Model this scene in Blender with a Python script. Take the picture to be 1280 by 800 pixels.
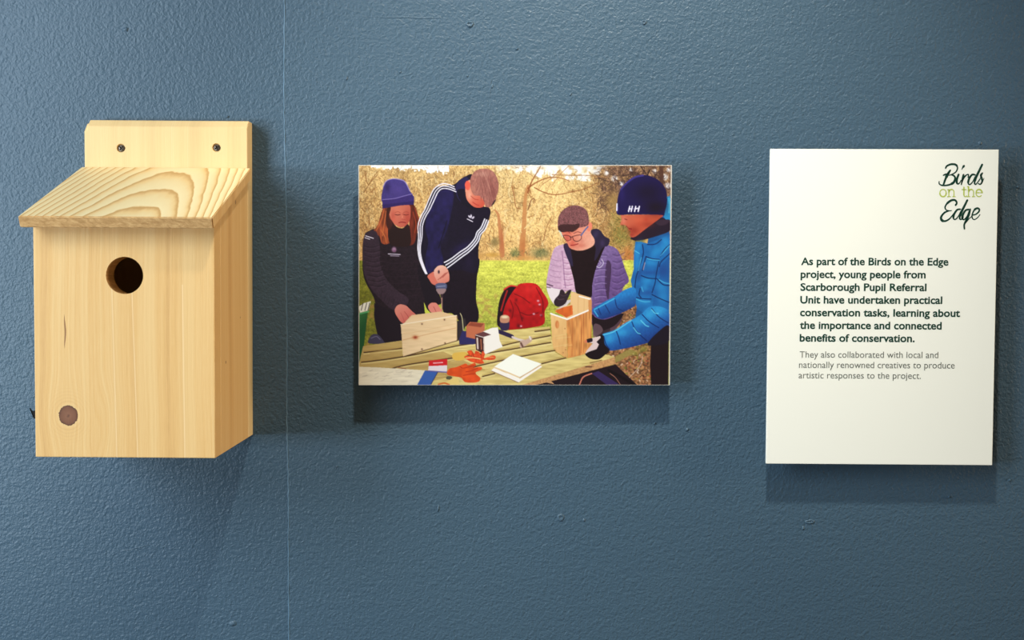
import bpy, bmesh, math, random
import numpy as np
from mathutils import Vector, Matrix

for o in list(bpy.data.objects):
    bpy.data.objects.remove(o)
SC = bpy.context.scene
COL = SC.collection

# ---------------------------------------------------------------- camera
F_PX = 1380.0                     # focal length in pixels of a 1280x800 frame
CAM_D = 1.03                      # metres from camera to the wall
CAM_Z = 1.50
PITCH = math.atan(59.0 / F_PX)    # looking slightly down
cam_d = bpy.data.cameras.new('camera')
cam_d.sensor_width = 36.0
cam_d.lens = 36.0 * F_PX / 1280.0
cam_d.clip_start = 0.01
cam = bpy.data.objects.new('camera', cam_d)
cam.location = (0, -CAM_D, CAM_Z)
cam.rotation_euler = (math.pi / 2 - PITCH, 0, 0)
COL.objects.link(cam)
SC.camera = cam

# ---------------------------------------------------------------- light
w = bpy.data.worlds.new('room_light')
w.use_nodes = True
w.node_tree.nodes['Background'].inputs[0].default_value = (1.0, 0.80, 0.62, 1)
w.node_tree.nodes['Background'].inputs[1].default_value = 0.06
SC.world = w


def lamp_at(name, kind, loc, target, energy, color, size=0.1, size_y=None, spot=None):
    d = bpy.data.lights.new(name, kind)
    d.energy = energy
    d.color = color
    if kind == 'AREA':
        d.size = size
        if size_y:
            d.shape = 'RECTANGLE'
            d.size_y = size_y
    else:
        d.shadow_soft_size = size
    if spot:
        d.spot_size = spot
        d.spot_blend = 1.0
    o = bpy.data.objects.new(name, d)
    o.location = loc
    o.rotation_euler = (Vector(target) - Vector(loc)).to_track_quat('-Z', 'Y').to_euler()
    COL.objects.link(o)
    return o


# daylight from a window to the left, low and in front of the wall
lamp_at('window_daylight', 'AREA', (-1.30, -0.98, 1.36), (-0.05, 0, 1.45), 12.5, (0.78, 0.91, 1.0), 0.55, 0.18)
lamp_at('upper_window_daylight', 'AREA', (-1.30, -0.98, 2.10), (-0.15, 0, 1.45), 21, (0.82, 0.93, 1.0), 0.60, 0.90)
# ceiling spot close to the wall, above and between the photograph and the text board
lamp_at('ceiling_spot', 'SPOT', (0.085, -0.55, 2.46), (0.12, 0, 1.47), 56, (1.0, 0.95, 0.82), 0.032, spot=math.radians(52))
# added soft fill from overhead, standing in for ceiling bounce onto the roof
lamp_at('overhead_fill', 'AREA', (-0.7, -1.5, 3.0), (-0.6, -1.2, 0), 9, (1.0, 0.90, 0.70), 1.6, 1.2)
# added warm fill from the right, brightens the nest box's side panel
lamp_at('right_fill', 'AREA', (3.9, -0.50, 1.95), (-0.24, -0.08, 1.45), 75, (1.0, 0.80, 0.55), 0.9, 0.9)

vs = SC.view_settings
vs.view_transform = 'Standard'
vs.look = 'None'
vs.gamma = 1
vs.use_curve_mapping = False
vs.exposure = 0.15
PRINT_GAIN = 0.82                  # ink density of the print

# ---------------------------------------------------------------- helpers
CP, SP = math.cos(PITCH), math.sin(PITCH)


def at(x, y, d=0.0):
    """point on the plane that stands d metres in front of the wall"""
    a, b = (x - 640.0) / F_PX, -(y - 400.0) / F_PX
    v = Vector((a, CP + b * SP, b * CP - SP))
    t = (CAM_D - d) / v.y
    return Vector((0, -CAM_D, CAM_Z)) + v * t


def s2l(c):
    c = np.asarray(c, dtype=float) / 255.0
    return np.where(c <= 0.04045, c / 12.92, ((c + 0.055) / 1.055) ** 2.4)


def rgb(*c):
    r = s2l(c)
    return (float(r[0]), float(r[1]), float(r[2]), 1.0)


def link(name, me, m=None, parent=None):
    if m is not None and not me.materials:
        me.materials.append(m)
    o = bpy.data.objects.new(name, me)
    COL.objects.link(o)
    if parent is not None:
        o.parent = parent
    return o


def bm_obj(name, bm, m, parent=None, smooth=False):
    me = bpy.data.meshes.new(name)
    bm.normal_update()
    bm.to_mesh(me)
    bm.free()
    if smooth:
        for p in me.polygons:
            p.use_smooth = True
    return link(name, me, m, parent)


def thing(name, label, cat, loc=(0, 0, 0), group=None):
    o = bpy.data.objects.new(name, None)
    o.empty_display_size = 0.05
    o.location = loc
    o['label'] = label
    o['category'] = cat
    if group:
        o['group'] = group
    COL.objects.link(o)
    return o


def prism(bm, prof, x0, x1):
    """profile of (y, z) points extruded along x"""
    a = [bm.verts.new((x0, p[0], p[1])) for p in prof]
    b = [bm.verts.new((x1, p[0], p[1])) for p in prof]
    n = len(prof)
    bm.faces.new(a)
    bm.faces.new(b[::-1])
    for i in range(n):
        bm.faces.new((a[i], b[i], b[(i + 1) % n], a[(i + 1) % n]))
    bmesh.ops.recalc_face_normals(bm, faces=bm.faces)


def hexa(bm, f, b):
    """f: four front corners TL TR BR BL, b: the four behind them"""
    a = [bm.verts.new(p) for p in f]
    c = [bm.verts.new(p) for p in b]
    bm.faces.new(a)
    bm.faces.new(c[::-1])
    for i in range(4):
        bm.faces.new((a[i], c[i], c[(i + 1) % 4], a[(i + 1) % 4]))
    bmesh.ops.recalc_face_normals(bm, faces=bm.faces)


def bevel(bm, off, seg=2):
    bmesh.ops.bevel(bm, geom=bm.edges[:], offset=off, segments=seg, affect='EDGES', profile=0.6)


def cut_holes(o, cutters):
    """subtract cutter meshes and bake the result"""
    tmp = []
    for bmc in cutters:
        me = bpy.data.meshes.new('c')
        bmc.to_mesh(me)
        bmc.free()
        c = bpy.data.objects.new('c', me)
        COL.objects.link(c)
        c.parent = o.parent
        tmp.append(c)
        md = o.modifiers.new('b', 'BOOLEAN')
        md.operation = 'DIFFERENCE'
        md.solver = 'EXACT'
        md.object = c
    bpy.context.view_layer.update()
    dg = bpy.context.evaluated_depsgraph_get()
    nm = bpy.data.meshes.new_from_object(o.evaluated_get(dg))
    o.modifiers.clear()
    o.data = nm
    for c in tmp:
        bpy.data.objects.remove(c)


# ---------------------------------------------------------------- node helper
class NT:
    def __init__(s, name, rough=0.5, spec=0.5):
        s.m = bpy.data.materials.new(name)
        s.m.use_nodes = True
        s.t = s.m.node_tree
        s.b = s.t.nodes['Principled BSDF']
        s.b.inputs['Roughness'].default_value = rough
        s.b.inputs['Specular IOR Level'].default_value = spec

    def put(s, sock, v):
        if hasattr(v, 'is_output'):
            s.t.links.new(v, sock)
        else:
            sock.default_value = v

    def math(s, op, a, b=0.0, c=None, clamp=False):
        n = s.t.nodes.new('ShaderNodeMath')
        n.operation = op
        n.use_clamp = clamp
        s.put(n.inputs[0], a)
        s.put(n.inputs[1], b)
        if c is not None:
            s.put(n.inputs[2], c)
        return n.outputs[0]

    def add(s, a, b): return s.math('ADD', a, b)
    def sub(s, a, b): return s.math('SUBTRACT', a, b)
    def mul(s, a, b): return s.math('MULTIPLY', a, b)

    def coord(s, kind='Object'):
        return s.t.nodes.new('ShaderNodeTexCoord').outputs[kind]

    def sep(s, v):
        n = s.t.nodes.new('ShaderNodeSeparateXYZ')
        s.put(n.inputs[0], v)
        return n.outputs

    def comb(s, x, y, z):
        n = s.t.nodes.new('ShaderNodeCombineXYZ')
        s.put(n.inputs[0], x)
        s.put(n.inputs[1], y)
        s.put(n.inputs[2], z)
        return n.outputs[0]

    def noise(s, v, scale, detail=2.0, rough=0.5, dist=0.0):
        n = s.t.nodes.new('ShaderNodeTexNoise')
        s.put(n.inputs['Vector'], v)
        n.inputs['Scale'].default_value = scale
        n.inputs['Detail'].default_value = detail
        n.inputs['Roughness'].default_value = rough
        n.inputs['Distortion'].default_value = dist
        return n.outputs[0]

    def ramp(s, f, stops, interp='LINEAR'):
        n = s.t.nodes.new('ShaderNodeValToRGB')
        s.put(n.inputs[0], f)
        r = n.color_ramp
        r.interpolation = interp
        while len(r.elements) < len(stops):
            r.elements.new(0.5)
        for e, (p, c) in zip(r.elements, stops):
            e.position = p
            e.color = c
        return n.outputs[0]

    def mix(s, f, a, b, mode='MIX'):
        n = s.t.nodes.new('ShaderNodeMix')
        n.data_type = 'RGBA'
        n.blend_type = mode
        s.put(n.inputs[0], f)
        s.put(n.inputs[6], a)
        s.put(n.inputs[7], b)
        return n.outputs[2]

    def gauss(s, x, z, cx, cz, sx, sz):
        a = s.mul(s.sub(x, cx), 1.0 / sx)
        b = s.mul(s.sub(z, cz), 1.0 / sz)
        r2 = s.add(s.mul(a, a), s.mul(b, b))
        return s.math('POWER', 2.718281828, s.mul(r2, -1.0))

    def bump(s, h, dist, strength=1.0):
        n = s.t.nodes.new('ShaderNodeBump')
        n.inputs['Strength'].default_value = strength
        n.inputs['Distance'].default_value = dist
        s.put(n.inputs['Height'], h)
        s.t.links.new(n.outputs[0], s.b.inputs['Normal'])

    def color(s, c):
        s.put(s.b.inputs['Base Color'], c)
        return s.m


def plain(name, c, rough=0.5, spec=0.5, metal=0.0):
    k = NT(name, rough, spec)
    k.b.inputs['Metallic'].default_value = metal
    return k.color(c)


# ---------------------------------------------------------------- materials
def wall_paint():
    k = NT('blue_wall_paint', 0.48, 0.40)
    v = k.coord()
    big = k.noise(v, 3.0, 3, 0.55)
    fine = k.noise(v, 360.0, 2, 0.5, 0.5)
    med = k.noise(v, 200.0, 2, 0.5, 0.8)
    x, y, z = k.sep(v)
    strk = k.noise(k.comb(k.mul(x, 9.0), 0.0, k.mul(z, 70.0)), 1.0, 3, 0.6)
    h = k.add(k.add(k.mul(fine, 0.9), k.mul(med, 0.8)), k.mul(strk, 0.35))
    k.bump(h, 0.0011, 0.78)
    c = k.ramp(big, [(0.3, rgb(60, 84, 103)), (0.7, rgb(65, 89, 107))])
    return k.color(c)


PINE_L = (0.75, 0.505, 0.225, 1)
PINE_M = (0.69, 0.415, 0.155, 1)
PINE_D = (0.53, 0.29, 0.10, 1)


def pine_straight(name, knots=(), cracks=(), lines=(), seed=0.0, warm=0.0, across=0, pale=0.0, zcut=0.142):
    """straight vertical grain, deflected round the knots; coordinates in the box's own metres"""
    k = NT(name, 0.55, 0.3)
    v = k.coord()
    x, y, z = k.sep(v)
    if across:
        x = y
    xx = x
    for (kx, kz, r, dark) in knots:
        g = k.gauss(x, z, kx, kz, r * 2.0, r * 3.4)
        xx = k.sub(xx, k.mul(k.mul(g, k.sub(x, kx)), 0.9))
    wob = k.noise(k.comb(k.mul(x, 6.0), seed, k.mul(z, 5.0)), 1.0, 2)
    xx = k.add(xx, k.mul(wob, 0.010))
    wide = k.noise(k.comb(k.mul(xx, 60.0), seed + 3.0, k.mul(z, 1.2)), 1.0, 2, 0.5)
    thin = k.noise(k.comb(k.mul(xx, 420.0), seed + 9.0, k.mul(z, 3.0)), 1.0, 2, 0.5)
    speck = k.noise(k.comb(k.mul(x, 900.0), seed, k.mul(z, 60.0)), 1.0, 2, 0.5)
    f = k.add(k.add(k.mul(wide, 0.62), k.mul(thin, 0.30)), k.mul(speck, 0.12))
    c = k.ramp(f, [(0.36, PINE_D), (0.47, PINE_M), (0.60, PINE_L)])
    c = k.mix(0.30, c, PINE_M)
    # rippled planing marks
    rip = k.noise(k.comb(k.mul(x, 40.0), seed, k.mul(z, 330.0)), 1.0, 1)
    c = k.mix(k.mul(rip, 0.10), c, PINE_L)
    for (lx, slope, wd) in lines:
        d = k.math('ABSOLUTE', k.sub(k.add(x, k.mul(z, slope)), lx))
        mk = k.mul(k.math('LESS_THAN', d, wd), k.math('LESS_THAN', z, zcut))
        c = k.mix(k.mul(mk, 0.30), c, (0.90, 0.70, 0.42, 1))
        mk2 = k.math('LESS_THAN', k.math('ABSOLUTE', k.sub(d, wd * 1.8)), wd * 0.8)
        c = k.mix(k.mul(mk2, 0.16), c, PINE_D)
    for (kx, kz, r, dark) in knots:
        nn = k.mul(k.sub(k.noise(v, 400.0, 3, 0.6), 0.5), r * 0.35)
        dx, dz = k.sub(x, kx), k.mul(k.sub(z, kz), 0.93)
        d = k.math('SQRT', k.add(k.mul(dx, dx), k.mul(dz, dz)))
        halo = k.gauss(x, z, kx, kz, r * 1.9, r * 2.3)
        # rings sweeping round the knot
        rg = k.math('SINE', k.mul(k.add(d, k.mul(wide, 0.004)), 2600.0 * 0.0075 / max(r, 0.002)))
        c = k.mix(k.mul(k.mul(halo, k.math('MAXIMUM', rg, 0.0)), 0.35 * dark), c, PINE_D)
        dd = k.add(d, nn)
        m = k.math('LESS_THAN', dd, r)
        kc = k.ramp(k.mul(dd, 1.0 / r), [(0.0, (0.10, 0.04, 0.02, 1)), (0.2, (0.22, 0.09, 0.045, 1)), (0.8, (0.17, 0.065, 0.03, 1)), (1.0, (0.08, 0.03, 0.015, 1))])
        c = k.mix(k.mul(m, dark), c, kc)
        halo2 = k.math('LESS_THAN', k.math('ABSOLUTE', k.sub(dd, r * 1.12)), r * 0.10)
        c = k.mix(k.mul(halo2, 0.5 * dark), c, PINE_L)
    for (cx, z0, z1, wd) in cracks:
        mid, half = (z0 + z1) / 2, (z1 - z0) / 2
        t = k.mul(k.sub(z, mid), 1.0 / half)
        prof = k.mul(k.math('SUBTRACT', 1.0, k.mul(t, t)), wd)
        off = k.mul(k.math('SINE', k.mul(z, 260.0)), wd * 0.5)
        m = k.math('LESS_THAN', k.math('ABSOLUTE', k.sub(k.sub(x, cx), off)), prof)
        c = k.mix(k.mul(m, 0.85), c, (0.22, 0.09, 0.03, 1))
    if pale:
        c = k.mix(pale, c, (0.88, 0.68, 0.36, 1))
    if warm:
        c = k.mix(warm, c, (0.80, 0.48, 0.20, 1))
    k.bump(k.add(k.mul(thin, 1.0), k.mul(speck, 0.4)), 0.00035, 0.5)
    return k.color(c)


def pine_arched(name, x0, x1, y0, y1):
    """cathedral growth rings of the roof board: u across, v from front edge to back"""
    k = NT(name, 0.5, 0.3)
    v3 = k.coord()
    x, y, z = k.sep(v3)
    u = k.mul(k.sub(x, x0), 1.0 / (x1 - x0))
    v = k.mul(k.sub(y, y0), 1.0 / (y1 - y0))
    wob = k.sub(k.noise(k.comb(k.mul(u, 4.0), 1.7, k.mul(v, 2.0)), 1.0, 3, 0.6), 0.5)
    wob2 = k.sub(k.noise(k.comb(k.mul(u, 30.0), 4.2, k.mul(v, 9.0)), 1.0, 2, 0.5), 0.5)
    du = k.sub(u, 0.565)
    # left limbs lie tighter and lean; right limbs are steeper
    left = k.math('MAXIMUM', k.mul(du, -1.0), 0.0)
    right = k.math('MAXIMUM', du, 0.0)
    a = k.add(k.mul(k.math('POWER', left, 2.0), 10.0), k.mul(k.math('POWER', right, 2.5), 17.0))
    fld = k.add(k.add(v, a), k.add(k.mul(wob, 0.28), k.mul(wob2, 0.05)))
    ring = k.mul(k.math('POWER', k.add(fld, 0.10), 0.92), 3.1)
    fr = k.math('FRACT', ring)
    lt, md, dk = (0.95, 0.80, 0.47, 1), (0.86, 0.60, 0.27, 1), (0.62, 0.35, 0.12, 1)
    c = k.ramp(fr, [(0.0, md), (0.07, lt), (0.52, (0.91, 0.72, 0.39, 1)), (0.76, md), (0.93, dk), (1.0, dk)])
    fib = k.noise(k.comb(k.mul(u, 160.0), 0.3, k.mul(v, 6.0)), 1.0, 2)
    c = k.mix(k.mul(fib, 0.22), c, md)
    k.bump(k.add(fr, k.mul(fib, 0.5)), 0.0003, 0.35)
    return k.color(c)


def end_grain(name):
    k = NT(name, 0.7, 0.2)
    v = k.coord()
    x, y, z = k.sep(v)
    n = k.noise(k.comb(k.mul(k.add(x, k.mul(z, 1.6)), 170.0), k.mul(y, 40.0), k.mul(k.sub(z, k.mul(x, 0.3)), 240.0)), 1.0, 4, 0.65, 0.6)
    c = k.ramp(n, [(0.35, (0.42, 0.23, 0.085, 1)), (0.55, (0.58, 0.34, 0.14, 1)), (0.72, (0.70, 0.45, 0.20, 1))])
    k.bump(n, 0.0004, 0.6)
    return k.color(c)


M_WALL = wall_paint()
M_EDGE = plain('white_panel_edge', (0.80, 0.80, 0.78, 1), 0.4)

# ---------------------------------------------------------------- setting
bm = bmesh.new()
hexa(bm, [(-3.2, 0, 3.1), (3.2, 0, 3.1), (3.2, 0, 0), (-3.2, 0, 0)],
     [(-3.2, 0.12, 3.1), (3.2, 0.12, 3.1), (3.2, 0.12, 0), (-3.2, 0.12, 0)])
wall = bm_obj('wall_back', bm, M_WALL)
wall['kind'] = 'structure'
kf = NT('grey_floor', 0.5, 0.3)
bm = bmesh.new()
hexa(bm, [(-3.2, -3.2, 0), (3.2, -3.2, 0), (3.2, -3.2, -0.1), (-3.2, -3.2, -0.1)],
     [(-3.2, 0.12, 0), (3.2, 0.12, 0), (3.2, 0.12, -0.1), (-3.2, 0.12, -0.1)])
fl = bm_obj('floor', bm, kf.color(kf.ramp(kf.noise(kf.coord(), 6.0, 4), [(0.3, rgb(120, 112, 100)), (0.7, rgb(145, 136, 122))])))
fl['kind'] = 'structure'

# the painted-over joint between two wall boards: a thin wavering bead of filler
rng = random.Random(4)
M_BEAD = plain('seam_paint_highlight', rgb(84, 112, 134), 0.4, 0.4)  # wall paint made lighter: light caught on the bead is put into its colour
bm = bmesh.new()
rows = []
top, bot = at(354.5, -60), at(361.8, 860)
N = 150
for i in range(N + 1):
    t = i / N
    p = top.lerp(bot, t)
    jx = rng.uniform(-1, 1) * 0.0003 + 0.0006 * math.sin(t * 23) * math.sin(t * 7)
    w2 = 0.00038 + rng.uniform(0, 0.00028)
    h = 0.00045 + rng.uniform(-0.0001, 0.0003)
    rows.append([bm.verts.new((p.x + jx + dx * w2, -hy * h, p.z)) for dx, hy in ((-1.6, -0.3), (-0.5, 0.8), (0.35, 1.0), (1.5, -0.3))])
for a, b in zip(rows, rows[1:]):
    for j in range(3):
        bm.faces.new((a[j], a[j + 1], b[j + 1], b[j]))
bmesh.ops.recalc_face_normals(bm, faces=bm.faces)
bm_obj('seam_bead', bm, M_BEAD, wall, True)


def nib_mesh(rx, rz, h, seed, crater=False):
    r = random.Random(seed)
    bm = bmesh.new()
    prof = [(1.0, 0.0), (0.8, 0.55), (0.45, 0.95), (0.0, 1.0)] if not crater else [(1.0, 0.0), (0.8, 0.9), (0.62, 1.0), (0.4, 0.35), (0.0, 0.1)]
    n = 12
    wob = [r.uniform(0.75, 1.2) for _ in range(n)]
    rings = []
    for (q, hh) in prof[:-1]:
        rings.append([bm.verts.new((math.cos(2 * math.pi * i / n) * rx * q * wob[i], -hh * h, math.sin(2 * math.pi * i / n) * rz * q * wob[i])) for i in range(n)])
    c = bm.verts.new((0, -prof[-1][1] * h, 0))
    for a, b in zip(rings, rings[1:]):
        for i in range(n):
            bm.faces.new((a[i], a[(i + 1) % n], b[(i + 1) % n], b[i]))
    for i in range(n):
        bm.faces.new((rings[-1][i], rings[-1][(i + 1) % n], c))
    bmesh.ops.recalc_face_normals(bm, faces=bm.faces)
    return bm


px = 0.00075
for i, (x, y, rx, rz, h, cr) in enumerate([
        (587, 30, 5, 4, 0.0012, True), (157, 37, 4, 3, 0.0010, False), (805, 28, 3, 3, 0.0009, True), (646, 61, 2, 1.5, 0.0012, False),
        (548, 635, 1.3, 5, 0.0010, False), (701, 647, 4.5, 4.5, 0.0008, True), (1012, 652, 6, 3, 0.0008, True), (1004, 660, 2, 3, 0.0008, False),
        (421, 583, 1.3, 1.3, 0.0014, False), (1272, 234, 1.8, 1.8, 0.0012, False), (1262, 600, 1.5, 1.5, 0.0014, False),
        (1186, 621, 1.5, 1.2, 0.0014, False), (291, 779, 5, 4, 0.0010, False), (713, 118, 1.6, 2, 0.0010, False), (284, 146, 2.5, 1.5, 0.0012, False),
        (818, 529, 1.4, 1.2, 0.0014, False), (859, 537, 2.2, 2.2, 0.0010, False), (652, 504, 1.1, 1.1, 0.0012, False), (730, 650, 2, 2, 0.0008, False), (1225, 179, 2.5, 2.5, 0.0009, False),
        (500, 90, 1.6, 1.6, 0.0009, False), (433, 98, 2, 3, 0.0008, False), (584, 95, 1.4, 1.4, 0.0010, False), (615, 108, 1.3, 3, 0.0007, False)]):
    o = bm_obj('paint_nib', nib_mesh(rx * px, rz * px, h, i, cr), M_WALL, wall, True)
    o.location = at(x, y, 0.0)
# roller ridges and a scratched chip beside the nest box
for i, (x0, y0, x1, y1, wd) in enumerate([(455, 21, 565, 23, 1.2), (614, 98, 612, 122, 0.9), (150, 690, 190, 680, 0.8), (498, 96, 516, 92, 1.2)]):
    a, b = at(x0, y0), at(x1, y1)
    d = (b - a)
    s = Vector((-d.z, 0, d.x)).normalized() * wd * px
    bm = bmesh.new()
    rows = []
    for j in range(9):
        t = j / 8
        e = math.sin(math.pi * min(max(t, 0.02), 0.98)) ** 0.5
        p = a.lerp(b, t) + s * 0.4 * math.sin(j * 2.1)
        rows.append([bm.verts.new(p - s * e), bm.verts.new(p + Vector((0, -0.0006 * e, 0))), bm.verts.new(p + s * e)])
    for q, r in zip(rows, rows[1:]):
        bm.faces.new((q[0], q[1], r[1], r[0]))
        bm.faces.new((q[1], q[2], r[2], r[1]))
    bm_obj('paint_ridge', bm, M_WALL, wall, True)
M_CHIP = plain('dark_wall_chip', rgb(22, 24, 28), 0.8, 0.2)
bm = bmesh.new()
cc = [at(x, y, 0.0004) for x, y in ((36.5, 511), (41, 514), (47, 512), (48, 524), (42, 523), (39.5, 517))]
f = bm.faces.new([bm.verts.new(p) for p in cc])
r = bmesh.ops.extrude_face_region(bm, geom=[f])
for g in r['geom']:
    if isinstance(g, bmesh.types.BMVert):
        g.co.y += 0.0005
bmesh.ops.recalc_face_normals(bm, faces=bm.faces)
bm_obj('paint_chip', bm, M_CHIP, wall)
bm = bmesh.new()
hexa(bm, [at(35.4, 510, 0.0012), at(36.6, 510, 0.0012), at(41, 520.5, 0.0012), at(40, 521, 0.0012)],
     [at(35, 510, 0), at(37, 510, 0), at(41.6, 521, 0), at(39.6, 521.4, 0)])
bm_obj('paint_flake', bm, M_WALL, wall)

# ---------------------------------------------------------------- nest box
T = 0.0180
D_PLATE, D_FRONT, D_ROOF = 0.0185, 0.1315, 0.1500
XL, XR = -0.3902, -0.2430
OX = (XL + XR) / 2
OZ = at(157, 572.0, D_FRONT).z
box = thing('nest_box', 'pale pine bird nest box with sloping roof and round entrance hole, screwed to the wall', 'birdhouse', (OX, 0, OZ))
box.rotation_euler = (0, math.radians(0.42), 0)


def loc(x, y, d):
    p = at(x, y, d)
    return Vector((p.x - OX, p.y, p.z - OZ))


HW = (XR - XL) / 2
kn = loc(85, 520, D_FRONT)
ck0, ck1, ckx = loc(80, 393, D_FRONT).z, loc(80, 437, D_FRONT).z, loc(80, 415, D_FRONT).x
oval = loc(122, 512, D_FRONT)
oval2 = loc(120, 549, D_FRONT)


def ln(xa, ya, xb, yb):
    a, b = loc(xa, ya, D_FRONT), loc(xb, yb, D_FRONT)
    s = -(b.x - a.x) / (b.z - a.z)
    return (a.x + s * a.z, s, 0.0005)


M_FRONT = pine_straight('pine_front', knots=[(kn.x, kn.z, 0.0077, 1.0), (oval.x, oval.z, 0.006, 0.0), (oval2.x, oval2.z, 0.005, 0.0)],
                        cracks=[(ckx, ck1, ck0, 0.0007)], lines=[ln(139, 380, 146, 569), ln(163.8, 373, 171.4, 551), ln(228, 431, 231, 569)], seed=1.0)
pk = loc(297, 452, 0.06)
M_PLATE = pine_straight('pine_plate', knots=[], lines=[(loc(212, 180, D_PLATE).x, 0, 0.0004), (loc(232, 180, D_PLATE).x, 0, 0.0003)], seed=5.0, pale=0.5, zcut=1.0)
M_SIDE = pine_straight('pine_side', seed=8.0, warm=0.12, across=1, knots=[
    (-0.097, loc(280.5, 452, 0.097).z, 0.0012, 1.0), (-0.0466, loc(299, 396, 0.0466).z, 0.0009, 0.8), (-0.062, loc(294, 252, 0.062).z, 0.0018, 0.7)])
M_ROOF = pine_arched('pine_roof', loc(20, 271, D_ROOF).x, loc(263, 271, D_ROOF).x, -D_ROOF, -D_PLATE)
M_END = end_grain('pine_end_grain')

zt_f = loc(210, 158.5, D_PLATE).z
zt_b = loc(210, 150.7, 0.0125).z
rb = loc(205, 209.5, D_PLATE).z
rf = loc(140, 271.0, D_ROOF).z
slope = (rb - rf) / (D_ROOF - D_PLATE)
ang = math.atan(slope)
TR = 0.0095
tv = TR / math.cos(ang)                       # vertical thickness


def under(d):                                 # roof underside height at depth d
    return rb - (d - D_PLATE) * slope - tv


# back plate with a chamfered top
bm = bmesh.new()
prism(bm, [(0, 0.0), (-D_PLATE, 0.0), (-D_PLATE, zt_f), (-0.0125, zt_b), (0, zt_b)], -HW - 0.0012, HW)
# clip the top left corner
top_left = [e for e in bm.edges if all(v.co.z > zt_f - 0.001 and v.co.x < 0 for v in e.verts)]
bmesh.ops.bevel(bm, geom=top_left, offset=0.003, segments=3, affect='EDGES')
bevel(bm, 0.0005, 1)
plate = bm_obj('back_plate', bm, M_PLATE, box)
screws = [loc(148.5, 185.5, D_PLATE), loc(268.0, 184.0, D_PLATE)]
cuts = []
for s in screws:
    b = bmesh.new()
    mt = Matrix.Translation((s.x, -D_PLATE + 0.0016, s.z)) @ Matrix.Rotation(math.pi / 2, 4, 'X')
    bmesh.ops.create_cone(b, cap_ends=True, segments=28, radius1=0.0026, radius2=0.0042, depth=0.0040, matrix=mt)
    cuts.append(b)
cut_holes(plate, cuts)
kk = NT('zinc_screw', 0.35, 0.5)
kk.b.inputs['Metallic'].default_value = 0.85
M_SCREW = kk.color(kk.ramp(kk.noise(kk.coord(), 900.0, 2), [(0.3, (0.08, 0.065, 0.05, 1)), (0.7, (0.24, 0.20, 0.16, 1))]))
for i, s in enumerate(screws):
    b = bmesh.new()
    n = 24
    prof = [(0.0002, 0.0), (0.0020, 0.0002), (0.0030, 0.0006), (0.0032, 0.0010), (0.0014, 0.0030)]
    rings = [[b.verts.new((math.cos(2 * math.pi * j / n) * r0, y0, math.sin(2 * math.pi * j / n) * r0)) for j in range(n)] for r0, y0 in prof]
    b.faces.new(rings[0])
    b.faces.new(rings[-1][::-1])
    for a, c in zip(rings, rings[1:]):
        for j in range(n):
            b.faces.new((a[j], a[(j + 1) % n], c[(j + 1) % n], c[j]))
    bmesh.ops.recalc_face_normals(b, faces=b.faces)
    so = bm_obj('screw', b, M_SCREW, box)
    cs = []
    for k2 in range(2):
        c = bmesh.new()
        bmesh.ops.create_cube(c, size=1.0, matrix=Matrix.Rotation(k2 * math.pi / 2 + 0.75 + i * 0.3, 4, 'Y') @ Matrix.Diagonal((0.0044, 0.0036, 0.0012, 1)))
        cs.append(c)
    cut_holes(so, cs)
    so.location = (s.x, -D_PLATE + 0.0009, s.z)

# sides, floor
for sx in (-1, 1):
    bm = bmesh.new()
    x1 = sx * HW
    x0 = sx * (HW - T)
    prism(bm, [(-D_PLATE - 0.0002, 0.0), (-D_PLATE - 0.0002, under(D_PLATE) - 0.0012), (-D_FRONT + T + 0.0002, under(D_FRONT - T) - 0.0012), (-D_FRONT + T + 0.0002, 0.0)], min(x0, x1), max(x0, x1))
    bevel(bm, 0.0004, 1)
    bm_obj('side_panel', bm, M_SIDE, box)
bm = bmesh.new()
prism(bm, [(-D_PLATE - 0.0004, 0.004), (-D_PLATE - 0.0004, 0.020), (-D_FRONT + T + 0.0004, 0.020), (-D_FRONT + T + 0.0004, 0.004)], -HW + T + 0.0002, HW - T - 0.0002)
bm_obj('floor_board', bm, M_SIDE, box)

# front with the entrance hole
bm = bmesh.new()
zf0 = 0.0
prism(bm, [(-D_FRONT, zf0), (-D_FRONT, under(D_FRONT) - 0.0003), (-D_FRONT + T, under(D_FRONT - T) - 0.0003), (-D_FRONT + T, zf0)], -HW, HW)
bevel(bm, 0.0007, 2)
front = bm_obj('front_panel', bm, M_FRONT, box)
front.data.materials.append(M_END)
hc = loc(154.0, 344.3, D_FRONT)
b = bmesh.new()
bmesh.ops.create_cone(b, cap_ends=True, segments=72, radius1=0.01515, radius2=0.01515, depth=0.06,
                      matrix=Matrix.Translation((hc.x, -D_FRONT, hc.z)) @ Matrix.Rotation(math.pi / 2, 4, 'X'))
cut_holes(front, [b])
for p in front.data.polygons:                  # bored wall of the hole and the sawn edges show end grain
    c = p.center
    if (c.x - hc.x) ** 2 + (c.z - hc.z) ** 2 < 0.0158 ** 2 and -D_FRONT + 0.001 < c.y < -D_FRONT + T - 0.001:
        p.material_index = 1
    elif abs(p.normal.z) > 0.9 and c.z < 0.01:
        p.material_index = 1

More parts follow.
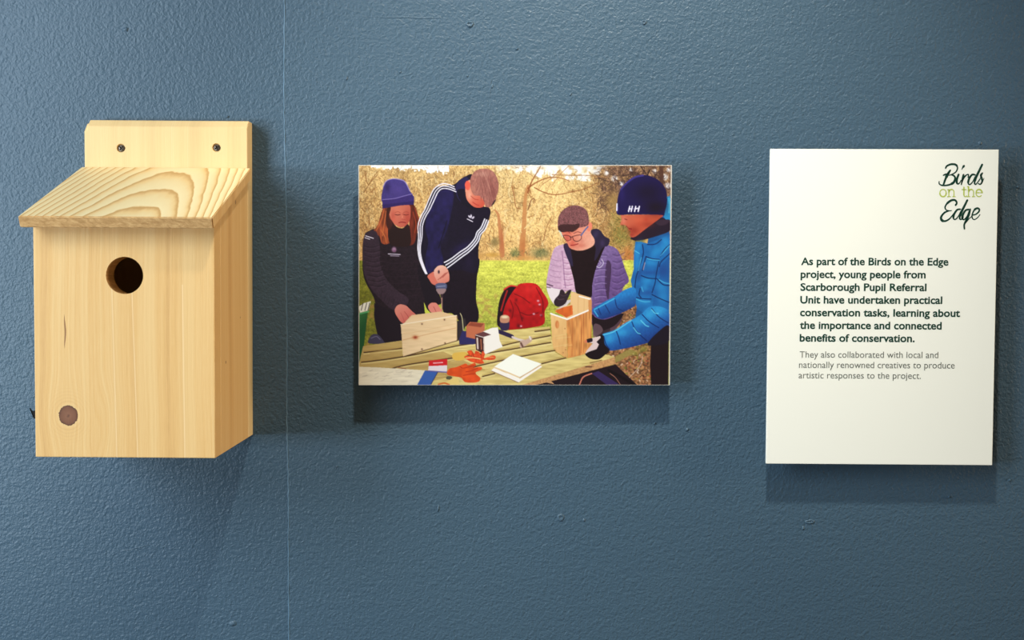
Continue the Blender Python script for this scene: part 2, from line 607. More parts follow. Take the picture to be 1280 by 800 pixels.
# roof
ROOF_L, ROOF_R = loc(20, 271, D_ROOF).x, loc(263, 271, D_ROOF).x
ca, sa = math.cos(ang), math.sin(ang)
bm = bmesh.new()
prof = [(-D_PLATE - 0.0003, rb), (-D_ROOF, rf), (-D_ROOF + TR * sa, rf - TR * ca), (-D_PLATE - 0.0003, rb - tv)]
prism(bm, prof, ROOF_L, ROOF_R)
bmesh.ops.bevel(bm, geom=bm.edges[:], offset=0.0007, segments=2, affect='EDGES')
roof = bm_obj('roof', bm, M_ROOF, box)
roof.data.materials.append(M_END)
roof.data.materials.append(M_SIDE)
for p in roof.data.polygons:
    nrm = p.normal
    if nrm.y < -0.55 and nrm.z < 0.2:
        p.material_index = 1
    elif abs(nrm.x) > 0.7 or nrm.z < -0.5:
        p.material_index = 2


# ---------------------------------------------------------------- flat boards on the wall
def quad(corners, d):
    return [at(x, y, d) for x, y in corners]


def board(root, corners, d, thick, m):
    f = quad(corners, d)
    b = [p + Vector((0, thick, 0)) for p in f]
    o = Vector(root.location)
    bm = bmesh.new()
    hexa(bm, [p - o for p in f], [p - o for p in b])
    bmesh.ops.bevel(bm, geom=bm.edges[:], offset=0.0003, segments=1, affect='EDGES')
    bm_obj('board', bm, m, root)
    # hidden spacers that hold it off the wall
    for u in (0.25, 0.75):
        for v in (0.25, 0.75):
            c = f[0].lerp(f[1], u).lerp(f[3].lerp(f[2], u), v)
            bm = bmesh.new()
            h = d - thick
            bmesh.ops.create_cone(bm, cap_ends=True, segments=16, radius1=0.012, radius2=0.012, depth=h,
                                  matrix=Matrix.Translation((c.x - o.x, -h / 2, c.z - o.z)) @ Matrix.Rotation(math.pi / 2, 4, 'X'))
            bm_obj('wall_spacer', bm, M_EDGE, root)
    return f


D_PAN = 0.0190
PH = [(448.0, 206.3), (840.0, 206.3), (837.5, 481.6), (448.3, 481.6)]
TX = [(963.0, 186.0), (1248.5, 187.0), (1240.3, 581.6), (957.6, 579.6)]
kb = NT('satin_white_board', 0.30, 0.5)
M_BOARD = kb.color(kb.ramp(kb.noise(kb.coord(), 2.0, 1), [(0.3, (0.84, 0.84, 0.77, 1)), (0.7, (0.86, 0.86, 0.79, 1))]))

c0 = at(644, 481.6, 0)
photo = thing('photo_panel', 'colour photograph on a thin board of four people building nest boxes at an outdoor table', 'photograph', (c0.x, 0, c0.z))
board(photo, PH, D_PAN, 0.003, M_EDGE)
c1 = at(1099, 580.5, 0)
textp = thing('text_panel', 'white text board with green heading lettering, right of the photograph', 'sign', (c1.x, 0, c1.z))
board(textp, TX, D_PAN, 0.003, M_BOARD)

# ---------------------------------------------------------------- lettering
M_INK = plain('dark_green_ink', rgb(8, 54, 42), 0.5, 0.3)
M_GREY = plain('grey_ink', rgb(92, 95, 88), 0.5, 0.3)
M_LIME = plain('lime_ink', rgb(176, 190, 82), 0.5, 0.3)
D_INK = D_PAN + 0.00012


def glyph_top(ch):
    cu = bpy.data.curves.new('t', 'FONT')
    cu.body = ch
    ob = bpy.data.objects.new('t', cu)
    COL.objects.link(ob)
    bpy.context.view_layer.update()
    me = bpy.data.meshes.new_from_object(ob.evaluated_get(bpy.context.evaluated_depsgraph_get()))
    h = max(v.co.y for v in me.vertices)
    bpy.data.objects.remove(ob)
    return h


CAPH, XH, ASC = glyph_top('H'), glyph_top('x'), glyph_top('l')


def tall(y):
    """the sign's face has a taller x-height than the built-in one"""
    if y <= 0:
        return y / CAPH
    if y <= XH:
        return y / XH * 0.725
    return 0.725 + (y - XH) / (max(CAPH, ASC) - XH) * (1.03 - 0.725)


def text_lines(name, lines, cap, bold, m, parent):
    """each line: (string, x0, y0, x1, y1) baseline ends in photo pixels, laid on the board's plane"""
    verts, faces = [], []
    o = Vector(parent.location)
    for (s, x0, y0, x1, y1) in lines:
        cu = bpy.data.curves.new('t', 'FONT')
        cu.body = s
        cu.size = 1.0
        cu.offset = bold
        cu.resolution_u = 3
        ob = bpy.data.objects.new('t', cu)
        COL.objects.link(ob)
        bpy.context.view_layer.update()
        me = bpy.data.meshes.new_from_object(ob.evaluated_get(bpy.context.evaluated_depsgraph_get()))
        xs = [v.co.x for v in me.vertices]
        mn, mx = min(xs), max(xs)
        a, b = at(x0, y0, D_INK), at(x1, y1, D_INK)
        ux = (b - a) / (mx - mn)
        up = (at(x0 + 0.02 * cap, y0 - cap, D_INK) - a) 
        base = len(verts)
        for v in me.vertices:
            verts.append(a + ux * (v.co.x - mn) + up * tall(v.co.y) - o)
        for p in me.polygons:
            faces.append([base + i for i in p.vertices])
        bpy.data.objects.remove(ob)
    me = bpy.data.meshes.new(name)
    me.from_pydata([tuple(v) for v in verts], [], faces)
    return link(name, me, m, parent)


def c5(s, a, b, c, d):
    return (s, 940 + a / 4, 300 + b / 4, 940 + c / 4, 300 + d / 4)


text_lines('heading_text', [
    c5('As part of the Birds on the Edge', 245, 124.5, 982, 127),
    c5('project, young people from', 243, 189, 868, 191),
    c5('Scarborough Pupil Referral', 242, 253, 872, 255),
    c5('Unit have undertaken practical', 241, 316.5, 951, 319),
    c5('conservation tasks, learning about', 240, 380, 1040, 384),
    c5('the importance and connected', 239, 443.5, 948, 447),
    c5('benefits of conservation.', 238, 507, 813, 510)], 8.7, 0.024, M_INK, textp)
text_lines('body_text', [
    c5('They also collaborated with local and', 238, 588, 931, 590.5),
    c5('nationally renowned creatives to produce', 235, 639.5, 1013, 642.5),
    c5('artistic responses to the project.', 233, 691.5, 844, 694.5)], 7.6, -0.002, M_GREY, textp)


def catmull(pts, n=8, closed=False):
    pts = [np.array(p, float) for p in pts]
    if len(pts) < 3:
        return [tuple(p) for p in pts]
    if closed:
        P = [pts[-1]] + pts + [pts[0], pts[1]]
    else:
        P = [2 * pts[0] - pts[1]] + pts + [2 * pts[-1] - pts[-2]]
    out = []
    for i in range(1, len(P) - 2):
        a, b, c, d = P[i - 1:i + 3]
        for k in range(n):
            t = k / n
            out.append(tuple(0.5 * ((2 * b) + (-a + c) * t + (2 * a - 5 * b + 4 * c - d) * t * t + (-a + 3 * b - 3 * c + d) * t ** 3)))
    if not closed:
        out.append(tuple(P[-2]))
    return out


def pen_strokes(name, strokes, m, parent, mp, lift=0.0):
    """brush strokes with swelling width: [(points, start_w, mid_w, end_w)] in crop pixels"""
    o = Vector(parent.location)
    bm = bmesh.new()
    for (pts, w0, wm, w1) in strokes:
        P = catmull(pts, 7)
        n = len(P)
        L, R = [], []
        for i, p in enumerate(P):
            a, b = P[max(i - 1, 0)], P[min(i + 1, n - 1)]
            dx, dy = b[0] - a[0], b[1] - a[1]
            q = math.hypot(dx, dy) or 1.0
            t = i / (n - 1)
            wd = 1.4 * (w0 * (1 - 2 * t) + wm * 2 * t) if t < 0.5 else (wm * (2 - 2 * t) + w1 * (2 * t - 1))
            nx, ny = -dy / q * wd / 2, dx / q * wd / 2
            L.append(bm.verts.new(at(*mp(p[0] + nx, p[1] + ny), D_INK + lift) - o))
            R.append(bm.verts.new(at(*mp(p[0] - nx, p[1] - ny), D_INK + lift) - o))
        for i in range(n - 1):
            bm.faces.new((L[i], L[i + 1], R[i + 1], R[i]))
        for (c, wd) in ((P[0], w0), (P[-1], w1)):
            bm.faces.new([bm.verts.new(at(*mp(c[0] + math.cos(k * math.pi / 5) * wd / 2, c[1] + math.sin(k * math.pi / 5) * wd / 2), D_INK + lift + 0.00001) - o) for k in range(10)])
    for f in bm.faces:
        f.normal_update()
        if f.normal.y > 0:
            f.normal_flip()
    return bm_obj(name, bm, m, parent)


lg = lambda x, y: (1150 + x / 7.273, 190 + y / 7.273)
pen_strokes('logo_script', [
    ([(232, 148), (246, 126), (285, 111), (325, 116), (341, 145), (325, 182), (285, 205), (262, 212)], 11, 14, 9),
    ([(285, 207), (308, 216), (320, 240), (304, 278), (258, 300), (205, 304), (176, 290), (174, 268)], 9, 17, 9),
    ([(276, 165), (250, 205), (228, 255), (212, 302)], 12, 20, 16),
    ([(212, 212), (240, 200), (268, 196)], 10, 10, 8),
    ([(352, 202), (338, 240), (334, 275), (345, 291), (362, 278), (374, 255)], 13, 14, 8),
    ([(401, 124), (390, 140), (380, 158)], 15, 13, 6),
    ([(396, 204), (386, 250), (376, 295)], 12, 15, 12),
    ([(380, 280), (396, 240), (418, 212), (440, 205), (438, 232)], 8, 11, 11),
    ([(502, 208), (474, 206), (448, 240), (438, 280), (452, 296), (478, 272), (500, 225)], 11, 15, 8),
    ([(566, 112), (536, 175), (505, 240), (496, 282), (508, 294), (528, 268)], 13, 17, 8),
    ([(525, 275), (545, 245), (570, 190)], 7, 8, 9),
    ([(568, 190), (552, 210), (562, 240), (564, 270), (548, 294), (530, 286)], 9, 15, 10),
    ([(556, 290), (572, 262), (582, 238)], 8, 7, 5),
    ([(322, 486), (334, 462), (318, 438), (284, 440), (246, 468), (228, 502), (238, 526), (266, 534), (286, 532)], 11, 15, 8),
    ([(262, 534), (222, 552), (193, 590), (198, 620), (228, 628), (262, 612), (292, 580), (308, 556)], 9, 18, 8),
    ([(368, 520), (338, 526), (312, 562), (304, 600), (320, 613), (346, 588), (370, 540)], 11, 14, 8),
    ([(431, 436), (402, 495), (372, 555), (360, 600), (374, 613), (394, 590)], 13, 17, 8),
    ([(446, 522), (416, 530), (390, 570), (386, 604), (402, 614), (428, 584), (446, 536)], 11, 15, 8),
    ([(458, 518), (444, 570), (420, 620), (402, 662), (404, 698)], 10, 17, 15),
    ([(404, 655), (440, 612), (476, 580)], 8, 9, 7),
    ([(476, 574), (508, 566), (535, 542), (538, 520), (518, 511), (492, 530), (474, 572), (476, 602), (495, 614), (522, 598), (546, 568)], 8, 14, 7),
], M_INK, textp, lg)


def arc(cx, cy, rx, ry, a0, a1, n=12):
    return [(cx + rx * math.cos(math.radians(a0 + (a1 - a0) * i / n)), cy + ry * math.sin(math.radians(a0 + (a1 - a0) * i / n))) for i in range(n + 1)]


K = 9
pen_strokes('logo_small_words', [
    (arc(209, 373, 29, 33, 0, 360), K, K, K),
    ([(262, 342), (262, 375), (262, 406)], K, K, K), ([(250, 342), (262, 342)], K - 2, K - 2, K - 2), ([(250, 406), (278, 406)], K - 2, K - 2, K - 2),
    ([(263, 362), (275, 343), (296, 342), (308, 360), (308, 404)], K, K, K), ([(297, 406), (322, 406)], K - 2, K - 2, K - 2),
    ([(399, 318), (399, 360), (400, 395), (410, 406), (424, 400)], K, K, K), ([(380, 342), (421, 342)], K - 2, K - 2, K - 2),
    ([(441, 314), (441, 360), (441, 406)], K, K, K), ([(430, 315), (441, 315)], K - 2, K - 2, K - 2), ([(429, 406), (454, 406)], K - 2, K - 2, K - 2),
    ([(442, 362), (454, 343), (474, 342), (486, 360), (486, 404)], K, K, K), ([(475, 406), (498, 406)], K - 2, K - 2, K - 2),
    ([(511, 370), (538, 370), (564, 370)], K - 2, K - 2, K - 2), (arc(537, 373, 28, 33, 0, -315), K, K, K),
], M_LIME, textp, lg, 0.00002)

# ---------------------------------------------------------------- the printed photograph
# The print is flat ink on the panel: it is drawn here shape by shape into a fine grid of
# ink colours (a colour attribute on the printed face).
S = 3.2                                        # drawing cells per photo pixel
X0, Y0, X1, Y1 = 448.0, 206.0, 840.0, 482.0
WW, HH = int((X1 - X0) * S), int((Y1 - Y0) * S)
CAN = np.zeros((HH, WW, 3), np.float32)
GX, GY = np.meshgrid((np.arange(WW) + 0.5) / S + X0, (np.arange(HH) + 0.5) / S + Y0)
RS = np.random.RandomState(7)


def vnoise(cell_x, cell_y=None, seed=0):
    cell_y = cell_y or cell_x
    r = np.random.RandomState(seed)
    nx, ny = int((X1 - X0) / cell_x) + 3, int((Y1 - Y0) / cell_y) + 3
    g = r.rand(ny, nx).astype(np.float32)
    fx, fy = (GX - X0) / cell_x, (GY - Y0) / cell_y
    ix, iy = fx.astype(int), fy.astype(int)
    tx, ty = fx - ix, fy - iy
    tx, ty = tx * tx * (3 - 2 * tx), ty * ty * (3 - 2 * ty)
    return ((g[iy, ix] * (1 - tx) + g[iy, ix + 1] * tx) * (1 - ty) + (g[iy + 1, ix] * (1 - tx) + g[iy + 1, ix + 1] * tx) * ty)


N1, N2, N4, N9, N25 = vnoise(0.9, None, 1), vnoise(1.8, None, 2), vnoise(4, None, 3), vnoise(9, None, 4), vnoise(25, None, 5)
NV = vnoise(2.0, 9.0, 6)
NH = vnoise(11.0, 1.6, 8)


def conv(m, pts):
    return [m(*p) for p in pts]


def C(x, y): return (440 + x / 2.622, 195 + y / 2.622)
def zoomer(x0, y0, k): return lambda x, y: (x0 + x / k, y0 + y / k)


def poly_mask(P):
    P = np.array(P)
    xa, xb = max(int((P[:, 0].min() - X0) * S) - 1, 0), min(int((P[:, 0].max() - X0) * S) + 2, WW)
    ya, yb = max(int((P[:, 1].min() - Y0) * S) - 1, 0), min(int((P[:, 1].max() - Y0) * S) + 2, HH)
    if xa >= xb or ya >= yb:
        return None
    gx, gy = GX[ya:yb, xa:xb], GY[ya:yb, xa:xb]
    m = np.zeros(gx.shape, bool)
    n = len(P)
    for i in range(n):
        x1, y1 = P[i]
        x2, y2 = P[(i + 1) % n]
        if y1 == y2:
            continue
        m ^= ((y1 > gy) != (y2 > gy)) & (gx < (x2 - x1) * (gy - y1) / (y2 - y1) + x1)
    return (slice(ya, yb), slice(xa, xb)), m.astype(np.float32)


def fill(pts, col, m=C, smooth=True, alpha=1.0, tex=0.0, texn=None, grad=None, clip=None):
    """grad = (x0,y0,x1,y1,colour2): colour shifts from col to colour2 along that line"""
    P = conv(m, pts)
    if smooth:
        P = catmull(P, 5, True)
    r = poly_mask(P)
    if r is None:
        return
    sl, k = r
    c = np.ones(k.shape + (3,), np.float32) * np.array(col, np.float32)
    if grad:
        a, b = m(grad[0], grad[1]), m(grad[2], grad[3])
        dx, dy = b[0] - a[0], b[1] - a[1]
        t = ((GX[sl] - a[0]) * dx + (GY[sl] - a[1]) * dy) / (dx * dx + dy * dy)
        t = np.clip(t, 0, 1)[..., None]
        c = c * (1 - t) + np.array(grad[4], np.float32) * t
    if tex:
        nz = (N2 if texn is None else texn)[sl]
        c = c * (1 + tex * (nz[..., None] - 0.5) * 2)
    k = k[..., None] * alpha
    CAN[sl] = CAN[sl] * (1 - k) + c * k


def line(pts, wd, col, m=C, alpha=1.0, w1=None, smooth=True, soft=0.35):
    P = conv(m, pts)
    if smooth:
        P = catmull(P, 5)
    P = np.array(P)
    w1 = wd if w1 is None else w1
    mw = max(wd, w1)
    xa, xb = max(int((P[:, 0].min() - X0 - mw) * S) - 2, 0), min(int((P[:, 0].max() - X0 + mw) * S) + 3, WW)
    ya, yb = max(int((P[:, 1].min() - Y0 - mw) * S) - 2, 0), min(int((P[:, 1].max() - Y0 + mw) * S) + 3, HH)
    if xa >= xb or ya >= yb:
        return
    sl = (slice(ya, yb), slice(xa, xb))
    gx, gy = GX[sl], GY[sl]
    best = np.zeros(gx.shape, np.float32)
    n = len(P) - 1
    for i in range(n):
        ax, ay = P[i]
        bx, by = P[i + 1]
        dx, dy = bx - ax, by - ay
        L = dx * dx + dy * dy + 1e-9
        t = np.clip(((gx - ax) * dx + (gy - ay) * dy) / L, 0, 1)
        d = np.hypot(gx - ax - t * dx, gy - ay - t * dy)
        ww = (wd + (w1 - wd) * (i + t) / n) / 2
        best = np.maximum(best, np.clip((ww - d) / soft + 0.5, 0, 1))
    k = best[..., None] * alpha
    CAN[sl] = CAN[sl] * (1 - k) + np.array(col, np.float32) * k


def blob(x, y, rx, ry, col, m=C, alpha=0.6, ang=0.0, hard=1.0):
    cx, cy = m(x, y)
    ex, ey = m(x + rx, y + ry)
    rx, ry = abs(ex - cx), abs(ey - cy)
    R = max(rx, ry) * 2.2
    xa, xb = max(int((cx - R - X0) * S), 0), min(int((cx + R - X0) * S) + 1, WW)
    ya, yb = max(int((cy - R - Y0) * S), 0), min(int((cy + R - Y0) * S) + 1, HH)
    if xa >= xb or ya >= yb:
        return
    sl = (slice(ya, yb), slice(xa, xb))
    dx, dy = GX[sl] - cx, GY[sl] - cy
    ca2, sa2 = math.cos(math.radians(ang)), math.sin(math.radians(ang))
    u, v = (dx * ca2 + dy * sa2) / rx, (-dx * sa2 + dy * ca2) / ry
    k = np.exp(-((u * u + v * v) ** hard))[..., None] * alpha
    CAN[sl] = CAN[sl] * (1 - k) + np.array(col, np.float32) * k


def inside(P, x, y):
    c = False
    n = len(P)
    for i in range(n):
        x1, y1 = P[i]
        x2, y2 = P[(i + 1) % n]
        if (y1 > y) != (y2 > y) and x < (x2 - x1) * (y - y1) / (y2 - y1) + x1:
            c = not c
    return c


# --- woodland
t = np.clip((GY - 206) / 120, 0, 1)[..., None]
CAN[:] = np.array((204, 160, 102), np.float32) * (1 - t) + np.array((194, 142, 84), np.float32) * t
CAN *= (1.02 + 0.18 * (N4 - 0.5) + 0.40 * (N1 - 0.5) + 0.26 * (N2 - 0.5) + 0.16 * (N25 - 0.5))[..., None]
rx = np.clip((GX - 560) / 80, 0, 1) * np.clip((745 - GX) / 40, 0, 1)
CAN += (rx[..., None] * np.array((26, 24, 18)))
# sky gap along the top edge, ragged
edge = 208 + np.clip((GX - 463) * 0.10, 0, 7.5) + 5 * (N2 - 0.5) + 5 * (N9 - 0.5)
k = np.clip((edge - GY) / 1.5, 0, 1) * (GX > 464) * (GX < 561)
edge2 = 222 + 16 * (N9 - 0.5) + 6 * (N2 - 0.5) - np.abs(GX - 715) * 0.10
k = np.maximum(k, np.clip((edge2 - GY) / 3, 0, 1) * np.clip((GX - 615) / 30, 0, 1) * np.clip((762 - GX) / 10, 0, 1) * np.clip(N4 * 1.6, 0, 1))
k = k[..., None]
CAN[:] = CAN * (1 - k) + np.array((255, 248, 236), np.float32) * k
# dark tree top right
k = np.clip((GX - 738 + (GY - 206) * 0.05) / 26, 0, 1) * np.clip((300 - GY) / 70, 0, 1) * np.clip(0.35 + N4 * 0.9, 0, 1)
k = k[..., None] * 0.85
CAN[:] = CAN * (1 - k) + (np.array((112, 82, 66), np.float32) * (0.65 + 0.8 * N1[..., None])) * k
for (x, y, r) in ((768, 223, 4), (758, 216, 3), (831, 221, 4), (835, 232, 4), (818, 214, 3), (777, 229, 3), (789, 212, 2.5), (836, 212, 3), (826, 240, 2)):
    blob(x, y, r, r, (250, 240, 235), m=lambda a, b: (a, b), alpha=0.85, hard=2)
ID = lambda a, b: (a, b)
bw = random.Random(21)
for i in range(260):
    x, y = bw.uniform(748, 838), bw.uniform(207, 262)
    line([(x, y), (x + bw.uniform(-7, 7), y + bw.uniform(-6, 6)), (x + bw.uniform(-12, 12), y + bw.uniform(-4, 12))], bw.uniform(0.5, 1.3), (70, 46, 42), ID, 0.5)
# twigs, light and dark
tw = random.Random(11)
for i in range(1500):
    x, y = tw.uniform(448, 838), tw.uniform(207, 318)
    a = tw.choice([tw.uniform(-1.9, -1.2), tw.uniform(-3.1, 0.0)])
    L = tw.uniform(3, 11)
    bx, by = x + L * math.cos(a), y + L * math.sin(a)
    mx, my = (x + bx) / 2 + tw.uniform(-1.5, 1.5), (y + by) / 2 + tw.uniform(-1.5, 1.5)
    if tw.random() < 0.5:
        col, al = (250, 212, 150), 0.6
    else:
        col, al = (124, 74, 36), 0.5
    if x > 745 and y < 265:
        col = (84, 58, 46) if tw.random() < 0.7 else (196, 150, 116)
        al = 0.6
    line([(x, y), (mx, my), (bx, by)], tw.uniform(0.4, 0.9), col, ID, al)
# bigger limbs of the bare trees
br = (150, 88, 48)
for pts, w0, w1, col in [
        ([(628, 318), (627, 300), (625, 285), (623, 268), (619, 262)], 6.5, 2, (196, 124, 78)),
        ([(652, 322), (653, 305), (655, 285), (656, 262), (657, 245), (660, 232)], 8, 3, (198, 130, 78)),
        ([(630, 300), (634, 285), (640, 277)], 2.2, 1.2, (236, 190, 130)),
        ([(660, 240), (664, 228), (672, 214), (676, 207)], 2.2, 1, br),
        ([(660, 235), (670, 228), (685, 222), (700, 222), (712, 226)], 1.8, 0.9, br),
        ([(668, 234), (680, 240), (695, 243), (712, 240), (730, 236), (748, 228)], 1.4, 0.8, br),
        ([(640, 232), (643, 245), (645, 258), (652, 261)], 1.3, 0.7, br),
        ([(638, 208), (640, 222), (636, 240), (640, 252)], 1.0, 0.8, (244, 210, 150)),
        ([(690, 218), (715, 219), (735, 219), (760, 222)], 1.2, 0.8, (170, 120, 80)),
        ([(700, 212), (690, 222), (678, 230)], 1.0, 0.7, (160, 105, 66)),
        ([(711, 207), (700, 218), (690, 232)], 1.0, 0.7, (180, 125, 80)),
        ([(456, 214), (460, 230), (466, 222), (474, 212)], 1.2, 0.7, (140, 92, 46)),
        ([(455, 240), (463, 228), (472, 218)], 1.1, 0.7, (132, 86, 44)),
        ([(656, 285), (665, 275), (672, 265), (676, 250)], 1.2, 0.7, (244, 206, 140)),
        ([(652, 290), (645, 280), (636, 275)], 1.2, 0.7, (236, 196, 130)),
        ([(700, 300), (702, 280), (706, 262)], 1.4, 0.8, (238, 196, 132)),
        ([(680, 300), (683, 285), (690, 270)], 1.2, 0.8, (150, 96, 54)),
        ([(660, 262), (664, 250), (668, 248), (667, 254)], 1.2, 0.8, (120, 64, 36))]:
    line(pts, w0, col, ID, 0.85, w1)
line([(826, 206), (827, 222), (826, 246)], 5, (96, 62, 48), ID, 0.9, 5)
line([(812, 212), (806, 226), (800, 236)], 1.6, (52, 34, 34), ID, 0.9, 1)
line([(800, 207), (812, 222), (826, 232)], 1.2, (60, 40, 38), ID, 0.7, 0.8)
blob(628, 300, 3, 18, (180, 100, 62), ID, 0.6)
blob(655, 310, 5, 14, (186, 104, 56), ID, 0.5)
# low shrubs at the edge of the meadow
for x, y, rx_, ry_, c in ((644, 316, 6, 6, (118, 122, 72)), (676, 316, 12, 6.5, (128, 124, 80)), (619, 302, 6, 6, (126, 108, 66)), (616, 318, 10, 3, (206, 150, 70)), (655, 322, 14, 3, (214, 150, 82)),
                         (598, 320, 8, 4, (204, 148, 80)), (778, 292, 14, 18, (138, 126, 62)), (774, 270, 12, 12, (176, 146, 80)), (788, 318, 10, 12, (196, 118, 62)), (770, 250, 14, 12, (170, 134, 80)),
                         (800, 300, 8, 14, (120, 110, 52))):
    blob(x, y, rx_, ry_, c, ID, 0.8, hard=1.4)
for i in range(260):
    x, y = tw.uniform(760, 800), tw.uniform(262, 330)
    col = tw.choice([(104, 98, 42), (196, 176, 100), (84, 76, 36), (176, 120, 60), (214, 150, 82)])
    line([(x, y), (x + tw.uniform(-3, 3), y + tw.uniform(-3, 3))], 0.9, col, ID, 0.6)
for i in range(90):
    x, y = tw.choice([(644, 316), (676, 316)])
    x, y = x + tw.gauss(0, 7), y + tw.gauss(0, 3.5)
    line([(x, y), (x + tw.uniform(-2, 2), y - tw.uniform(0, 3))], 0.8, tw.choice([(90, 96, 56), (170, 156, 96), (100, 104, 70)]), ID, 0.6)
# --- meadow
gr = (GY > 324.5 + 1.2 * (N4 - 0.5))
t = np.clip((GY - 325) / 85, 0, 1)[..., None]
grass = np.array((216, 208, 84), np.float32) * (1 - t) + np.array((168, 166, 66), np.float32) * t
left = np.clip((530 - GX) / 60, 0, 1)[..., None]
grass = grass * (1 - left) + np.array((128, 124, 42), np.float32) * left
grass = grass * (1 + 0.26 * (N1 - 0.5) + 0.18 * (N2 - 0.5) + 0.16 * (NH - 0.5) + 0.12 * (N9 - 0.5))[..., None]
patch = np.clip((N4 + N9 - 1.15) * 3, 0, 1) * np.clip((GY - 352) / 22, 0, 1)
patch = patch[..., None] * 0.55
grass = grass * (1 - patch) + np.array((176, 126, 76), np.float32) * patch
CAN[gr] = grass[gr]
line([(598, 324.5), (640, 325), (690, 325.5)], 1.3, (236, 190, 96), ID, 0.6)
for i in range(300):
    x, y = tw.uniform(590, 700), tw.uniform(330, 412)
    col = tw.choice([(236, 222, 96), (136, 140, 30), (206, 196, 60), (152, 150, 46)])
    line([(x, y), (x + tw.uniform(-2.5, 2.5), y + tw.uniform(-0.6, 0.6))], 0.7, col, ID, 0.55)
# leaf litter, lower right
P = [(830, 440), (985, 470), (990, 760), (640, 760), (700, 700), (860, 600)]
fill(P, (150, 104, 68), smooth=False, tex=0.35, texn=N2)
Pl = conv(C, [(830, 440), (990, 440), (990, 760), (840, 760), (800, 690), (870, 600), (820, 500)])
for i in range(520):
    x, y = tw.uniform(750, 822), tw.uniform(362, 481)
    if not inside(Pl, x, y):
        continue
    col = tw.choice([(96, 52, 34), (206, 156, 120), (176, 92, 56), (120, 128, 48), (132, 140, 60), (226, 190, 160), (84, 44, 30), (160, 76, 48)])
    a = tw.uniform(0, 3.14)
    L = tw.uniform(0.8, 2.2)
    line([(x, y), (x + L * math.cos(a), y + L * math.sin(a))], tw.uniform(0.7, 1.6), col, ID, 0.8)
for x, y, r in ((806, 436, 6), (795, 441, 5), (764, 456, 5), (768, 396, 6), (812, 428, 4)):
    blob(x, y, r, r * 0.7, (136, 142, 52), ID, 0.6)
line([(788, 472), (797, 463), (803, 455), (805, 445)], 1.0, (206, 168, 140), ID, 0.9)
line([(770, 420), (778, 424), (785, 426)], 3, (140, 146, 60), ID, 0.5)
K8 = zoomer(670, 330, 8)

# --- woman in the dark quilted jacket
dk = (46, 30, 38)
fill([(40, 262), (52, 246), (80, 238), (130, 262), (215, 250), (238, 330), (250, 400), (262, 470), (262, 520), (165, 530), (162, 612), (105, 613), (84, 585), (72, 520), (74, 470), (40, 400), (34, 330)], dk, tex=0.15)
fill([(72, 480), (120, 500), (170, 500), (168, 612), (104, 613), (84, 590), (76, 540)], (40, 26, 36), smooth=False)
fill([(215, 360), (262, 380), (292, 470), (285, 486), (250, 490), (236, 460)], (36, 24, 34))
# hair
fill([(104, 168), (122, 172), (128, 200), (140, 228), (146, 262), (118, 286), (98, 284), (90, 262), (70, 246), (84, 225), (94, 192)], (150, 74, 42), tex=0.25, texn=NV)
fill([(186, 156), (204, 160), (216, 190), (224, 222), (214, 250), (204, 284), (186, 290), (176, 262), (188, 226)], (112, 46, 30), tex=0.25, texn=NV)
for q in [[(104, 178), (96, 210), (80, 242)], [(112, 180), (106, 220), (100, 260)], [(94, 240), (108, 262), (112, 282)]]:
    line(q, 1.2, (206, 112, 60), alpha=0.8)
for q in [[(206, 168), (216, 200), (222, 226)], [(200, 182), (210, 220), (206, 250)]]:
    line(q, 1.0, (178, 76, 40), alpha=0.8)
fill([(122, 184), (128, 164), (184, 158), (192, 180), (190, 206), (178, 226), (160, 232), (142, 224), (128, 205)], (216, 122, 96), grad=(125, 180, 190, 220, (186, 88, 68)))
fill([(112, 172), (130, 168), (130, 200), (148, 228), (168, 236), (188, 222), (196, 260), (190, 290), (130, 290), (112, 250), (120, 205)], (52, 26, 26), alpha=0.0)
fill([(126, 206), (146, 230), (166, 235), (184, 222), (192, 250), (188, 292), (132, 292), (118, 262), (120, 225)], (50, 27, 26))
fill([(114, 172), (128, 168), (122, 196), (132, 222), (122, 240), (112, 220)], (78, 36, 28))
blob(152, 180, 16, 6, (226, 118, 90), alpha=0.6)
for x in (150, 178):
    line([(x - 9, 190), (x, 192), (x + 8, 190)], 0.9, (90, 30, 26), alpha=0.85)
    line([(x - 9, 184), (x, 181), (x + 8, 184)], 0.7, (140, 56, 44), alpha=0.6)
line([(166, 188), (168, 200), (164, 206), (174, 207)], 0.9, (160, 56, 46), alpha=0.55)
blob(166, 198, 3, 7, (240, 140, 112), alpha=0.6)
blob(182, 200, 8, 22, (176, 64, 50), alpha=0.45)
blob(134, 196, 8, 22, (176, 66, 52), alpha=0.45)
line([(154, 217), (164, 215), (176, 217)], 1.1, (136, 28, 34), alpha=0.9)
blob(138, 206, 7, 8, (226, 104, 80), alpha=0.5)
# hat
fill([(99, 150), (102, 104), (110, 84), (128, 74), (152, 74), (174, 82), (190, 112), (202, 142), (150, 156)], (78, 62, 122), tex=0.05)
blob(116, 102, 9, 14, (50, 34, 86), alpha=0.8)
blob(150, 110, 22, 16, (92, 72, 136), alpha=0.6)
line([(102, 100), (112, 82), (132, 74), (154, 76), (174, 84), (190, 114)], 1.1, (176, 156, 196), alpha=0.75)
fill([(99, 142), (140, 138), (196, 124), (204, 132), (203, 158), (160, 160), (100, 171)], (70, 50, 112), smooth=False, tex=0.05)
line([(99, 142), (140, 138), (170, 130), (198, 123)], 0.8, (150, 130, 186), alpha=0.85)
fill([(99, 158), (150, 152), (203, 146), (203, 158), (160, 161), (100, 171)], (52, 34, 88), smooth=False, alpha=0.6)
